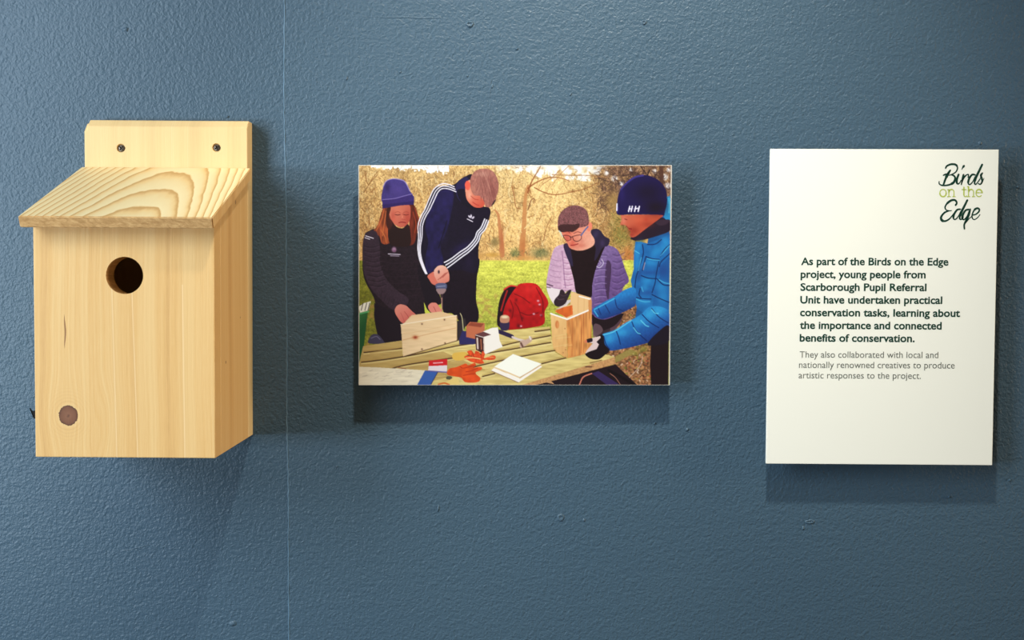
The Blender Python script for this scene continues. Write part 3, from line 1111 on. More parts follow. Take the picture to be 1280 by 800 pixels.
# sleeve and quilting
fill([(40, 262), (60, 244), (82, 250), (92, 300), (92, 350), (112, 400), (150, 440), (186, 468), (166, 500), (134, 502), (96, 470), (60, 430), (40, 380), (34, 310)], (66, 47, 58), tex=0.12)
for q in range(9):
    y = 292 + q * 16
    line([(38 + q * 2.2, y), (64 + q * 3, y + 5), (92 + q * 2.5, y - 2)], 0.8, (44, 28, 38), alpha=0.8)
    line([(40 + q * 2.2, y + 5), (64 + q * 3, y + 10), (90 + q * 2.5, y + 3)], 0.7, (92, 70, 84), alpha=0.45)
for q in range(6):
    line([(100 + q * 13, 440 + q * 9), (92 + q * 14, 462 + q * 8), (88 + q * 14, 472 + q * 6)], 0.8, (44, 28, 38), alpha=0.8)
for q in range(8):
    y = 300 + q * 22
    line([(100, y), (140, y + 6), (200, y + 2), (226, y)], 0.7, (62, 42, 52), alpha=0.6)
line([(44, 262), (56, 258), (68, 266)], 0.1, (235, 220, 225), alpha=0)
line([(45, 260), (70, 268)], 1.0, (232, 216, 222), alpha=0.95)
line([(43, 266), (58, 271)], 1.0, (222, 206, 212), alpha=0.9)
blob(138, 305, 8, 9, (170, 128, 150), alpha=0.9, hard=2)
blob(139, 309, 4, 3, (110, 60, 92), alpha=0.7)
line([(119, 319), (158, 321)], 1.1, (214, 196, 208), alpha=0.85)
line([(126, 325), (154, 326)], 0.9, (190, 172, 186), alpha=0.8)
# trousers' fold, hands, boots
fill([(140, 505), (152, 486), (176, 488), (196, 506), (210, 520), (188, 526), (190, 544), (166, 546), (150, 528)], (220, 132, 112), grad=(150, 490, 190, 545, (196, 96, 84)))
line([(172, 508), (184, 524), (188, 540)], 0.8, (150, 62, 56), alpha=0.6)
line([(160, 512), (168, 530), (174, 545)], 0.7, (160, 72, 62), alpha=0.5)
fill([(236, 476), (246, 500), (258, 512), (290, 508), (292, 490), (300, 512), (268, 520), (240, 516)], (196, 196, 70), smooth=False)
fill([(250, 492), (260, 480), (276, 480), (286, 492), (296, 508), (262, 512)], (218, 126, 108))
line([(268, 492), (276, 508)], 0.8, (150, 62, 60), alpha=0.7)
fill([(54, 612), (60, 590), (72, 582), (88, 586), (104, 606), (104, 614)], (74, 66, 86))
line([(62, 596), (80, 590), (92, 600)], 0.9, (140, 128, 146), alpha=0.7)
# green tub with papers
fill([(22, 518), (52, 508), (46, 560), (38, 625), (34, 672), (22, 684)], (64, 116, 64), smooth=False, grad=(22, 520, 50, 540, (40, 92, 52)))
line([(22, 516), (54, 508)], 2.0, (92, 160, 104))
fill([(22, 492), (40, 480), (62, 474), (54, 504), (26, 512)], (236, 222, 196), smooth=False)
for q in (30, 42, 52):
    line([(q, 504), (q + 6, 480)], 1.0, (60, 50, 60), alpha=0.8)

# --- tall boy in the navy track top, bending over the drill
nv = (34, 24, 44)
fill([(300, 365), (412, 330), (410, 400), (408, 470), (417, 512), (410, 545), (372, 556), (330, 515), (300, 508), (288, 420)], (36, 22, 34), tex=0.12)
fill([(272, 106), (300, 98), (335, 92), (352, 78), (372, 66), (396, 62), (400, 120), (420, 160), (446, 166), (455, 182), (446, 215), (424, 262), (415, 305), (412, 378), (360, 372), (320, 372), (310, 360), (286, 360), (276, 376), (250, 388), (236, 376), (222, 330), (216, 270), (224, 214), (244, 160)], nv, tex=0.10)
# sleeves lighter navy
fill([(280, 118), (330, 112), (330, 160), (312, 240), (290, 290), (300, 345), (276, 368), (250, 382), (240, 340), (250, 280), (240, 230), (256, 165)], (42, 34, 84), alpha=0.75, tex=0.2, texn=N4)
fill([(340, 100), (352, 80), (372, 68), (384, 80), (376, 110), (392, 150), (360, 150), (344, 130)], (52, 46, 92), alpha=0.8)
blob(300, 150, 22, 36, (56, 46, 104), alpha=0.5)
blob(288, 262, 18, 22, (48, 38, 88), alpha=0.55)
blob(360, 300, 40, 16, (52, 40, 92), alpha=0.55, ang=-30)
blob(270, 340, 22, 16, (50, 42, 96), alpha=0.5)
blob(385, 350, 16, 28, (52, 38, 72), alpha=0.4)
line([(312, 210), (300, 250), (284, 300)], 1.2, (24, 16, 26), alpha=0.7)
fill([(376, 112), (392, 150), (420, 164), (410, 176), (380, 168), (352, 140), (346, 110)], (30, 22, 38), alpha=0.9)
fill([(452, 152), (470, 140), (468, 152), (456, 164)], (30, 22, 36))
# three white stripes down each sleeve
for off in (-8, 0, 8):
    a = off * 0.72
    line([(338 + a * 0.5, 108 + off), (318, 100 + off * 0.9), (296, 98 + off), (276 + a, 112 + off * 0.7), (262 + off, 140 + a * 0.4), (246 + off, 176), (234 + off, 196), (224 + off * 0.9, 226), (224 + off * 0.7, 262), (220 + off * 0.5, 300), (224 + off * 0.45, 332), (234 + off * 0.4, 362), (244 + off * 0.3, 384)], 1.25, (240, 226, 232))
    line([(442 + off * 0.8, 208 + off * 0.4), (430 + off * 0.8, 236 + off * 0.4), (416 + off * 0.7, 252 + off * 0.5), (408 + off * 0.7, 274 + off * 0.6), (384 + off * 0.5, 302 + off * 0.8), (356 + off * 0.4, 322 + off), (330 + off * 0.4, 342 + off), (308 + off * 0.6, 356 + off * 1.1)], 1.35, (244, 232, 236))
# trefoil mark with a bar
zf = zoomer(520, 200, 8)
for (x, y, r1, r2, an) in ((535, 562, 9, 17, -38), (552, 558, 9, 20, 0), (572, 572, 9, 17, 42)):
    blob(x, y, r1, r2, (232, 214, 222), zf, 0.95, an, 2)
line([(514, 585), (540, 598), (568, 612)], 1.0, (232, 214, 222), zf)
# head
fill([(372, 92), (384, 78), (396, 80), (402, 112), (430, 132), (436, 152), (428, 166), (404, 167), (384, 152), (374, 132)], (234, 142, 112), grad=(378, 110, 425, 160, (206, 88, 66)))
fill([(370, 92), (378, 80), (388, 92), (384, 110), (374, 108)], (238, 96, 74))
blob(386, 128, 7, 14, (244, 168, 138), alpha=0.7)
line([(390, 130), (402, 140), (414, 142)], 1.0, (160, 50, 40), alpha=0.6)
line([(396, 150), (408, 158), (416, 160)], 1.0, (170, 44, 44), alpha=0.7)
fill([(388, 96), (388, 74), (400, 52), (420, 42), (446, 42), (466, 54), (479, 80), (480, 110), (472, 136), (462, 152), (454, 166), (438, 164), (432, 146), (420, 130), (402, 128), (392, 114)], (166, 106, 92), tex=0.10, texn=N2)
hr = random.Random(5)
for q in range(46):
    a = hr.random()
    x0, y0 = 428 + hr.uniform(-22, 26), 52 + hr.uniform(-6, 8)
    x1, y1 = 396 + a * 80, 112 + 44 * math.sin(a * 2.4) + hr.uniform(-14, 4)
    line([(x0, y0), (x0 * 0.45 + x1 * 0.55 + hr.uniform(-2, 4), (y0 + y1) / 2), (x1, y1)], 0.7, hr.choice([(212, 152, 130), (122, 68, 62), (146, 90, 80), (188, 126, 110)]), alpha=0.42)
blob(430, 58, 24, 9, (206, 150, 128), alpha=0.5)
blob(462, 120, 12, 26, (128, 70, 64), alpha=0.5)
blob(398, 112, 8, 14, (196, 130, 104), alpha=0.4)
# hands and drill
fill([(248, 392), (262, 380), (276, 378), (284, 400), (280, 420), (264, 418), (254, 404)], (214, 112, 92))
fill([(270, 372), (284, 358), (302, 358), (316, 374), (320, 404), (306, 414), (286, 416), (276, 402), (270, 388)], (238, 172, 146), grad=(280, 360, 310, 415, (214, 118, 98)))
for q in (0, 1, 2):
    line([(282 + q * 8, 404 - q * 4), (296 + q * 7, 392 - q * 4), (306 + q * 5, 382 - q * 2)], 0.8, (160, 70, 60), alpha=0.7)
blob(285, 378, 3.5, 6, (50, 34, 46), alpha=0.9, hard=2)
fill([(274, 420), (288, 414), (308, 416), (312, 428), (304, 436), (280, 436)], (92, 92, 116))
fill([(278, 434), (308, 434), (302, 448), (288, 452), (280, 444)], (150, 120, 116))
line([(280, 426), (306, 424)], 1.0, (150, 150, 172), alpha=0.8)
line([(294, 454), (295, 462)], 3.0, (70, 50, 54))
line([(295, 464), (296, 508)], 1.5, (176, 130, 112), w1=1.0)

# --- boy with glasses in the lilac jacket
fill([(795, 530), (884, 524), (872, 560), (838, 586), (800, 588), (792, 560)], (96, 66, 74))
fill([(800, 480), (830, 500), (850, 560), (838, 586), (800, 588)], (70, 48, 52))
fill([(664, 302), (686, 290), (700, 300), (740, 420), (742, 446), (706, 440), (690, 474), (664, 470), (640, 428), (642, 390), (652, 340)], (196, 152, 172), grad=(650, 350, 735, 380, (214, 164, 182)), tex=0.06)
fill([(816, 300), (836, 290), (868, 302), (884, 330), (896, 366), (910, 408), (890, 432), (884, 500), (886, 528), (840, 545), (786, 540), (784, 450), (796, 380)], (134, 108, 148), grad=(800, 320, 890, 380, (112, 82, 128)), tex=0.07)
fill([(838, 340), (852, 360), (846, 440), (842, 470), (832, 430), (832, 380)], (70, 46, 70), alpha=0.75)
for q in range(8):
    y = 322 + q * 22
    line([(800, y + 4), (818, y), (838, y + 1)], 0.9, (88, 64, 104), alpha=0.75)
    line([(798, y + 9), (818, y + 5), (836, y + 6)], 0.9, (172, 146, 184), alpha=0.5)
    line([(856, y - 2), (874, y + 2), (896, y - 8)], 0.9, (80, 56, 92), alpha=0.65)
    line([(856, y + 4), (874, y + 8), (894, y - 2)], 0.8, (150, 120, 162), alpha=0.5)
for q in range(7):
    y = 330 + q * 18
    line([(696, y), (710, y + 2), (724, y - 1)], 0.9, (158, 106, 134), alpha=0.75)
    line([(694, y + 5), (710, y + 7), (726, y + 4)], 0.9, (240, 206, 216), alpha=0.55)
    line([(652 - q, y + 4), (668 - q, y + 10), (686, y + 12)], 0.9, (150, 106, 132), alpha=0.6)
line([(690, 310), (694, 350), (698, 400), (702, 430)], 1.4, (140, 96, 126), alpha=0.6)
fill([(640, 428), (664, 432), (690, 440), (700, 470), (720, 470), (700, 492), (672, 490), (652, 466)], (232, 208, 204))
line([(641, 418), (660, 424)], 1.3, (60, 34, 50), alpha=0.8)
line([(640, 428), (652, 430)], 1.1, (60, 34, 50), alpha=0.7)
# dark top, hood
fill([(700, 288), (716, 296), (742, 306), (770, 300), (790, 270), (830, 284), (820, 320), (800, 372), (790, 420), (785, 462), (740, 450), (728, 400), (712, 340)], (42, 24, 28), tex=0.08)
fill([(694, 292), (706, 284), (716, 300), (726, 352), (720, 358), (706, 330)], (58, 44, 72))
fill([(780, 250), (792, 238), (812, 240), (830, 262), (846, 272), (840, 292), (822, 300), (806, 330), (796, 340), (800, 300), (788, 278)], (56, 42, 66))
blob(800, 256, 8, 14, (82, 66, 98), alpha=0.6, ang=30)
blob(822, 284, 8, 12, (90, 70, 108), alpha=0.5)
line([(820, 336), (826, 350), (814, 364), (804, 360)], 1.0, (206, 190, 206), alpha=0.8)
line([(812, 342), (818, 350), (810, 358)], 0.8, (190, 172, 190), alpha=0.7)
# face and hair
fill([(688, 246), (712, 232), (760, 222), (776, 216), (788, 226), (784, 250), (796, 272), (792, 292), (764, 306), (740, 308), (716, 300), (706, 282), (696, 268)], (226, 122, 96), grad=(700, 250, 780, 290, (238, 158, 130)), tex=0.04)
fill([(774, 216), (786, 218), (788, 232), (780, 246), (772, 240)], (240, 128, 100))
blob(724, 284, 12, 14, (206, 78, 60), alpha=0.6)
blob(712, 252, 10, 7, (214, 92, 72), alpha=0.5)
blob(776, 284, 10, 12, (240, 158, 130), alpha=0.6)
fill([(676, 238), (675, 212), (682, 188), (702, 168), (728, 160), (752, 164), (770, 178), (777, 202), (776, 222), (764, 230), (744, 234), (730, 240), (724, 247), (710, 246), (698, 244), (690, 248), (682, 246)], (132, 84, 82), tex=0.22, texn=N1)
fill([(676, 238), (680, 226), (700, 222), (728, 222), (746, 220), (744, 234), (726, 247), (710, 246), (690, 248)], (66, 36, 36), alpha=0.8)
for q in range(60):
    x, y = tw.uniform(684, 770), tw.uniform(168, 226)
    line([(x, y), (x + tw.uniform(-5, 5), y + tw.uniform(-4, 6))], 0.7, tw.choice([(92, 52, 54), (172, 120, 116)]), alpha=0.5)
line([(690, 254), (704, 256), (712, 262), (722, 260), (740, 256), (750, 254)], 0.1, (0, 0, 0), alpha=0)
fill([(700, 258), (716, 260), (720, 272), (708, 276), (700, 268)], (196, 92, 78), alpha=0.5)
for q in [[(692, 260), (702, 258), (716, 262), (718, 272), (708, 276), (700, 272), (694, 262)], [(724, 262), (740, 258), (752, 258), (752, 270), (740, 278), (728, 274), (724, 263)]]:
    line(q, 0.9, (84, 40, 40), alpha=0.9)
line([(716, 264), (724, 264)], 1.0, (84, 40, 40))
line([(752, 258), (764, 242), (774, 230)], 1.7, (84, 104, 148))
line([(694, 248), (708, 246), (716, 251)], 1.0, (90, 40, 38), alpha=0.6)
line([(728, 252), (740, 247), (752, 250)], 1.0, (90, 40, 38), alpha=0.6)
line([(680, 244), (686, 252), (690, 262)], 1.4, (196, 214, 200), alpha=0.8)
blob(706, 270, 6, 16, (196, 78, 62), alpha=0.4)
blob(752, 292, 18, 9, (196, 92, 74), alpha=0.45)
line([(718, 291), (730, 290), (742, 286)], 1.2, (150, 34, 38), alpha=0.85)
blob(716, 278, 4, 4, (240, 140, 112), alpha=0.6)
blob(754, 276, 6, 8, (176, 96, 84), alpha=0.35)
# dark glove on the box
zg = K8
# --- nest box being assembled on the table
fill([(372, 275), (560, 332), (565, 470), (300, 560), (240, 430), (350, 400)], (238, 178, 122), K8, False)
fill([(355, 278), (545, 345), (530, 460), (372, 510), (372, 405), (350, 380)], (240, 182, 122), K8, False)
fill([(195, 470), (235, 440), (370, 405), (378, 500), (312, 530)], (222, 104, 44), K8, False, tex=0.08, texn=NV)
line([(430, 300), (428, 480)], 0.8, (214, 150, 92), K8, 0.6)
line([(490, 320), (488, 460)], 0.8, (214, 150, 92), K8, 0.5)
K6 = zoomer(620, 370, 6.667)
fill([(460, 140), (594, 195), (604, 512), (590, 516), (478, 440)], (238, 180, 116), K6, False, grad=(460, 140, 600, 500, (226, 160, 96)), tex=0.04, texn=NV)
fill([(594, 195), (778, 112), (806, 100), (806, 410), (740, 490), (606, 516)], (216, 138, 76), K6, False, tex=0.14, texn=NV)
for x, c in ((640, (176, 92, 48)), (664, (236, 160, 96)), (690, (240, 168, 104)), (716, (170, 76, 40)), (735, (180, 90, 50)), (770, (232, 156, 96))):
    line([(x, 182 - (x - 640) * 0.40), (x + 4, 300), (x + 2, 498 - (x - 640) * 0.35)], 0.9, c, K6, 0.55)
line([(462, 142), (600, 190)], 1.8, (255, 240, 222), K6)
line([(600, 190), (776, 116)], 1.8, (255, 240, 222), K6)
line([(700, -2), (798, 24)], 1.5, (255, 240, 220), K6)
fill([(776, 30), (804, 20), (806, 110), (778, 118)], (214, 140, 84), K6, False)
blob(516, 233, 17, 34, (206, 120, 66), K6, 1.0, hard=4)
blob(522, 236, 11, 26, (226, 142, 84), K6, 0.9, hard=3)
for x, y in ((582, 268), (588, 445), (568, 470)):
    blob(x, y, 5, 5, (150, 96, 60), K6, 0.9)
fill([(185, 380), (200, 340), (235, 300), (248, 258), (270, 250), (290, 270), (300, 290), (325, 262), (350, 250), (358, 268), (330, 330), (300, 390), (250, 420), (205, 415)], (62, 42, 50), K8)
line([(215, 330), (240, 350), (285, 345)], 1.1, (100, 76, 84), K8, 0.8)
line([(250, 300), (280, 315), (320, 300)], 1.0, (94, 70, 78), K8, 0.7)
fill([(210, 440), (270, 420), (340, 350), (350, 375), (300, 410), (240, 445)], (206, 186, 176), K8, alpha=0.8)

# --- table top
plank = (216, 184, 112)
fill([(36, 622), (160, 604), (350, 585), (650, 558), (665, 640), (706, 664), (800, 640), (868, 658), (700, 716), (560, 750), (20, 750), (22, 684)], plank, smooth=False, tex=0.10, texn=NH)
fill([(36, 622), (165, 604), (165, 650), (300, 640), (440, 700), (200, 750), (20, 750), (22, 684)], (160, 124, 72), smooth=False, alpha=0.55)
for q in [[(39, 643), (163, 629)], [(31, 675), (100, 667), (165, 657), (230, 645), (340, 622), (405, 612)], [(120, 700), (177, 684), (338, 660), (472, 641), (560, 626), (654, 610)],
          [(340, 704), (472, 674), (562, 655), (668, 636)], [(488, 622), (560, 605), (653, 587)], [(625, 680), (664, 670), (704, 661)], [(602, 574), (651, 567)], [(430, 722), (470, 712)], [(252, 612), (350, 602)]]:
    line(q, 1.6, (84, 56, 32), alpha=0.9)
    line([(a, b + 5) for a, b in q], 1.6, (240, 210, 142), alpha=0.5)
    line([(a, b - 5) for a, b in q], 1.6, (178, 140, 76), alpha=0.4)
line([(60, 645), (160, 625)], 2.0, (186, 150, 90), alpha=0.6)
for q in range(70):
    x, y = tw.uniform(250, 820), tw.uniform(590, 740)
    if inside([(250, 640), (640, 580), (850, 660), (560, 745), (250, 745)], x, y):
        line([(x, y), (x + tw.uniform(20, 50), y - tw.uniform(3, 9))], 0.6, tw.choice([(176, 138, 76), (234, 204, 134)]), alpha=0.5)
# front edge and underside
fill([(560, 750), (866, 658), (870, 680), (640, 742), (610, 750)], (196, 142, 92), smooth=False, tex=0.1)
fill([(606, 750), (640, 742), (868, 682), (940, 750)], (44, 28, 34), smooth=False)
line([(784, 678), (822, 668)], 1.0, (100, 60, 40), alpha=0.7)
line([(770, 690), (790, 690)], 1.6, (90, 56, 40), alpha=0.8)
fill([(868, 655), (915, 632), (935, 640), (880, 672), (866, 676)], (156, 136, 74), smooth=False, alpha=0.9)
fill([(640, 742), (650, 732), (668, 748)], (190, 140, 96), smooth=False)
line([(750, 748), (762, 724), (790, 712)], 1.6, (206, 120, 96))
fill([(790, 712), (812, 704), (880, 748), (840, 750)], (66, 48, 92), smooth=False)
line([(846, 702), (880, 720), (930, 750)], 3.4, (30, 20, 24))
line([(850, 712), (868, 726), (884, 748)], 0.9, (190, 130, 100), alpha=0.8)

# --- red rucksack and jar
fill([(478, 552), (480, 500), (488, 462), (506, 430), (524, 424), (540, 428), (520, 466), (508, 500), (498, 556)], (44, 24, 30))
fill([(492, 552), (500, 500), (516, 462), (540, 428), (556, 416), (604, 417), (630, 448), (646, 480), (634, 508), (632, 548), (596, 560), (548, 566), (500, 568)], (206, 34, 32), grad=(560, 420, 560, 560, (170, 18, 24)), tex=0.10, texn=N4)
line([(500, 436), (520, 424), (542, 426)], 1.8, (216, 50, 46))
line([(510, 440), (500, 470), (490, 505)], 2.0, (196, 38, 36), alpha=0.8)
blob(588, 436, 22, 10, (232, 56, 50), alpha=0.5)
for q in [[(534, 450), (560, 462), (584, 480)], [(520, 470), (530, 500), (526, 530)], [(552, 510), (580, 520), (612, 512)], [(606, 430), (626, 470), (628, 510)], [(536, 480), (548, 500), (560, 540)]]:
    line(q, 1.3, (112, 10, 18), alpha=0.7)
for x, y in ((612, 473), (617, 485), (598, 516), (556, 556), (622, 520)):
    blob(x, y, 4, 3, (226, 190, 196), alpha=0.9)
for x, y in ((548, 555), (624, 522), (540, 470), (560, 530), (520, 505)):
    blob(x, y, 5, 6, (100, 16, 26), alpha=0.7)
fill([(488, 540), (516, 540), (514, 568), (490, 568)], (62, 48, 78))
fill([(487, 528), (494, 520), (510, 520), (518, 528), (514, 544), (490, 544)], (190, 130, 100))
blob(502, 526, 12, 5, (240, 208, 160), alpha=0.9, hard=2)
# hammer
line([(484, 574), (500, 580), (526, 590)], 5.2, (58, 42, 74), w1=5.0)
line([(528, 592), (548, 600), (566, 604)], 2.6, (216, 190, 176))
fill([(552, 616), (556, 604), (574, 600), (590, 590), (592, 604), (580, 614), (562, 626), (553, 626)], (196, 158, 136))
line([(556, 612), (562, 624)], 2.4, (120, 84, 70))
line([(584, 590), (588, 600)], 1.2, (240, 226, 210))
# big wooden panel held by the woman
fill([(172, 545), (196, 520), (292, 508), (343, 522), (344, 530), (160, 552)], (224, 176, 128), smooth=False, grad=(180, 520, 180, 552, (238, 196, 150)))
fill([(160, 551), (344, 521), (345, 603), (168, 656)], (230, 186, 138), smooth=False, grad=(160, 551, 345, 603, (236, 190, 140)), tex=0.04, texn=NH)
line([(160, 551), (344, 521)], 1.0, (248, 218, 176))
line([(166, 602), (205, 593), (260, 580), (342, 562)], 0.9, (206, 146, 100), alpha=0.8)
line([(168, 580), (220, 574), (340, 548)], 0.7, (214, 158, 110), alpha=0.5)
blob(208, 593, 9, 6, (176, 84, 50), alpha=0.95)
blob(208, 593, 4, 3, (140, 50, 30), alpha=0.8)
for x, y in ((230, 549), (304, 535), (230, 632), (306, 612)):
    blob(x, y, 2.6, 2.6, (80, 50, 44), alpha=0.95)
line([(345, 600), (346, 524)], 0.9, (196, 146, 100), alpha=0.8)
line([(168, 657), (346, 604)], 1.2, (80, 54, 34), alpha=0.7)
# brick-coloured box, navy tray, carton
fill([(345, 540), (372, 530), (376, 552), (352, 600), (346, 602)], (60, 48, 50), smooth=False)
fill([(352, 600), (362, 572), (400, 572), (410, 596), (440, 590), (440, 610), (400, 616), (353, 616)], (56, 50, 96), smooth=False)
line([(356, 514), (362, 530), (366, 570)], 1.0, (196, 180, 130))
fill([(376, 556), (388, 542), (436, 546), (436, 566), (432, 590), (404, 598), (376, 592)], (192, 108, 74), smooth=False)
fill([(380, 554), (390, 544), (434, 548), (424, 560)], (150, 76, 52), smooth=False)
fill([(406, 584), (460, 562), (480, 560), (486, 604), (496, 624), (440, 648), (408, 634)], (246, 228, 208), smooth=False)
fill([(404, 584), (432, 574), (458, 584), (432, 592)], (110, 66, 66), smooth=False)
fill([(405, 586), (432, 594), (434, 648), (408, 634)], (84, 46, 42), smooth=False)
line([(412, 596), (414, 630)], 2.0, (226, 200, 180), alpha=0.9)
line([(424, 600), (426, 632)], 1.3, (196, 120, 80), alpha=0.8)
line([(434, 594), (436, 646)], 1.0, (220, 180, 160), alpha=0.9)
# white boards on the right of the bench
fill([(458, 702), (468, 694), (552, 730), (618, 684), (626, 690), (548, 742)], (255, 236, 214), smooth=False)
fill([(468, 690), (530, 648), (624, 680), (556, 724), (550, 732)], (255, 246, 220), smooth=False)
line([(468, 692), (510, 708), (552, 726)], 1.8, (236, 190, 140))
line([(552, 726), (590, 704), (622, 684)], 1.2, (206, 160, 116))
line([(460, 704), (548, 742)], 0.9, (120, 80, 60), alpha=0.6)
# big pale board, blue strip, packet
fill([(22, 690), (80, 692), (244, 702), (214, 750), (22, 750)], (234, 212, 176), smooth=False, tex=0.05, texn=NH)
for q in range(26):
    x, y = tw.uniform(30, 200), tw.uniform(696, 740)
    line([(x, y), (x + tw.uniform(8, 26), y - tw.uniform(0, 7))], 0.6, (176, 156, 136), alpha=0.6)
line([(150, 692), (176, 696)], 1.4, (150, 100, 66), alpha=0.8)
fill([(240, 702), (282, 706), (258, 750), (214, 750)], (64, 98, 160), smooth=False)
line([(282, 708), (260, 748)], 0.9, (30, 40, 80), alpha=0.8)
fill([(253, 669), (314, 664), (313, 688), (252, 690)], (214, 34, 42), smooth=False)
line([(268, 678), (298, 676)], 1.4, (246, 190, 190), alpha=0.8)
fill([(252, 688), (313, 685), (312, 710), (250, 704)], (226, 202, 200), smooth=False)
line([(252, 704), (312, 708)], 1.6, (90, 84, 140), alpha=0.85)
# orange gloves
K4 = zoomer(520, 370, 6.667)
og = (226, 84, 30)
fill([(305, 490), (330, 470), (420, 465), (440, 500), (400, 530), (340, 535), (310, 520)], (226, 172, 76), K4)
fill([(405, 505), (440, 485), (430, 460), (465, 450), (490, 480), (500, 455), (530, 465), (545, 490), (560, 455), (578, 480), (574, 515), (640, 492), (668, 500), (662, 525), (620, 532), (560, 530), (572, 556), (530, 562), (450, 540)], (228, 82, 36), K4, tex=0.12)
line([(420, 515), (480, 512), (540, 522)], 1.3, (244, 190, 120), K4, 0.9)
line([(430, 490), (470, 500)], 1.1, (90, 84, 40), K4, 0.8)
line([(476, 470), (486, 505)], 0.9, (160, 40, 22), K4, 0.8)
line([(546, 486), (548, 512)], 0.9, (160, 40, 22), K4, 0.8)
line([(600, 505), (650, 510)], 1.4, (240, 160, 100), K4, 0.7)
fill([(262, 650), (280, 605), (340, 590), (390, 570), (420, 560), (440, 575), (490, 555), (504, 575), (480, 595), (545, 588), (552, 610), (500, 640), (540, 680), (530, 710), (480, 722), (410, 715), (380, 680), (320, 668)], og, K4, tex=0.10, texn=N4)
for q in [[(400, 600), (440, 590), (490, 575)], [(420, 630), (470, 620), (520, 600)], [(400, 660), (460, 650), (500, 645)], [(370, 585), (390, 600)]]:
    line(q, 1.1, (176, 48, 20), K4, 0.75)
blob(470, 685, 40, 22, (244, 82, 36), K4, 0.7)
fill([(255, 690), (262, 668), (300, 670), (300, 695)], (96, 90, 66), K4)
fill([(240, 740), (280, 700), (340, 672), (364, 715), (350, 740)], (230, 190, 110), K4)
line([(350, 680), (400, 710)], 1.4, (226, 190, 120), K4)
line([(190, 735), (240, 725), (280, 738)], 2.0, (214, 110, 50), K4)

# --- man in the blue down jacket
KB = zoomer(740, 290, 8)
KC = zoomer(740, 200, 8)
KD = zoomer(720, 370, 6.667)
bl = (38, 118, 168)
# hood, collar, face
fill([(985, 190), (1042, 190), (1043, 600), (985, 612), (930, 540)], (34, 92, 142), smooth=False)
fill([(640, 210), (1030, 135), (1043, 138), (1043, 205), (1015, 200)], (0, 0, 0), alpha=0)
fill([(720, 380), (770, 360), (785, 370), (785, 600), (720, 560), (725, 480)], (46, 140, 184), KC)
line([(770, 380), (778, 440), (774, 520)], 2.4, (96, 190, 216), KC, 0.7)
fill([(560, 640), (640, 600), (700, 570), (740, 590), (785, 600), (785, 700), (640, 760), (480, 800), (400, 790), (400, 760), (470, 730)], (50, 34, 50), KC)
fill([(290, 540), (330, 545), (690, 545), (680, 580), (600, 640), (520, 700), (440, 760), (395, 765), (385, 740), (390, 710), (370, 690), (345, 655), (320, 640), (285, 640), (300, 590)], (206, 104, 76), KC, grad=(300, 560, 640, 620, (196, 84, 56)))
blob(320, 600, 22, 40, (226, 130, 104), KC, 0.6)
blob(470, 600, 50, 26, (222, 100, 66), KC, 0.5)
blob(420, 700, 60, 46, (150, 52, 36), KC, 0.7)
blob(560, 640, 60, 30, (150, 56, 40), KC, 0.5)
blob(480, 640, 40, 30, (196, 78, 52), KC, 0.5)
blob(400, 745, 22, 16, (156, 56, 44), KC, 0.6)
line([(300, 645), (325, 648)], 0.9, (130, 40, 34), KC, 0.7)
line([(372, 682), (398, 684)], 1.3, (140, 28, 30), KC, 0.9)
line([(345, 655), (372, 680)], 1.0, (140, 56, 44), KC, 0.7)
line([(330, 585), (352, 592)], 1.0, (110, 36, 30), KC, 0.7)
blob(545, 590, 22, 26, (190, 66, 42), KC, 0.5)
fill([(640, 620), (700, 590), (782, 600), (740, 640), (680, 650)], (74, 52, 66), KC, alpha=0.8)
# hat
fill([(250, 530), (252, 420), (270, 330), (310, 260), (370, 200), (440, 160), (520, 148), (600, 165), (670, 205), (720, 260), (748, 330), (752, 430), (735, 500), (720, 560), (690, 545), (400, 540), (300, 545)], (40, 28, 82), KC)
blob(560, 320, 150, 100, (36, 24, 46), KC, 0.75)
blob(640, 470, 110, 70, (38, 24, 34), KC, 0.8)
line([(290, 290), (350, 225), (430, 170), (510, 152)], 2.2, (78, 66, 140), KC, 0.8)
blob(300, 340, 30, 70, (56, 42, 110), KC, 0.5)
line([(262, 470), (258, 520)], 1.6, (60, 46, 120), KC)
line([(252, 435), (250, 500)], 1.6, (230, 220, 240), KC)
# HH mark, slanted
for x in (372, 398, 432, 468):
    line([(x + 8, 460), (x - 4, 510)], 1.6, (242, 228, 240), KC, smooth=False)
line([(372, 486), (400, 484)], 1.5, (242, 228, 240), KC, smooth=False)
line([(436, 482), (468, 480)], 1.5, (242, 228, 240), KC, smooth=False)
line([(400, 484), (434, 482)], 0.9, (200, 186, 206), KC, 0.6)
# chest and back of the jacket
fill([(440, 90), (500, 95), (560, 110), (700, 60), (785, 10), (785, 800), (520, 800), (460, 760), (430, 640), (395, 480), (425, 360), (425, 220)], (36, 108, 164), KB, False, tex=0.05, texn=N4)
fill([(785, 240), (785, 700), (760, 800), (600, 800), (640, 600), (600, 560), (690, 440), (680, 340)], (34, 96, 152), KB, False)
for x, y, rx_, ry_, a in ((475, 130, 34, 50, 20), (455, 220, 26, 60, -10), (455, 320, 30, 60, 0), (600, 300, 70, 30, 0), (720, 160, 60, 40, -45), (560, 480, 60, 30, -5), (540, 560, 30, 60, 0), (520, 690, 70, 30, 10), (700, 540, 70, 60, 20), (640, 190, 40, 60, 40), (740, 90, 40, 60, -40), (720, 650, 60, 70, 0)):
    blob(x, y, rx_, ry_, (52, 152, 204), KB, 0.55, a)
for x, y, rx_, ry_, a in ((580, 400, 90, 26, 0), (560, 600, 70, 30, 0), (720, 380, 60, 60, 20), (480, 430, 22, 60, 10)):
    blob(x, y, rx_, ry_, (40, 70, 128), KB, 0.5, a)
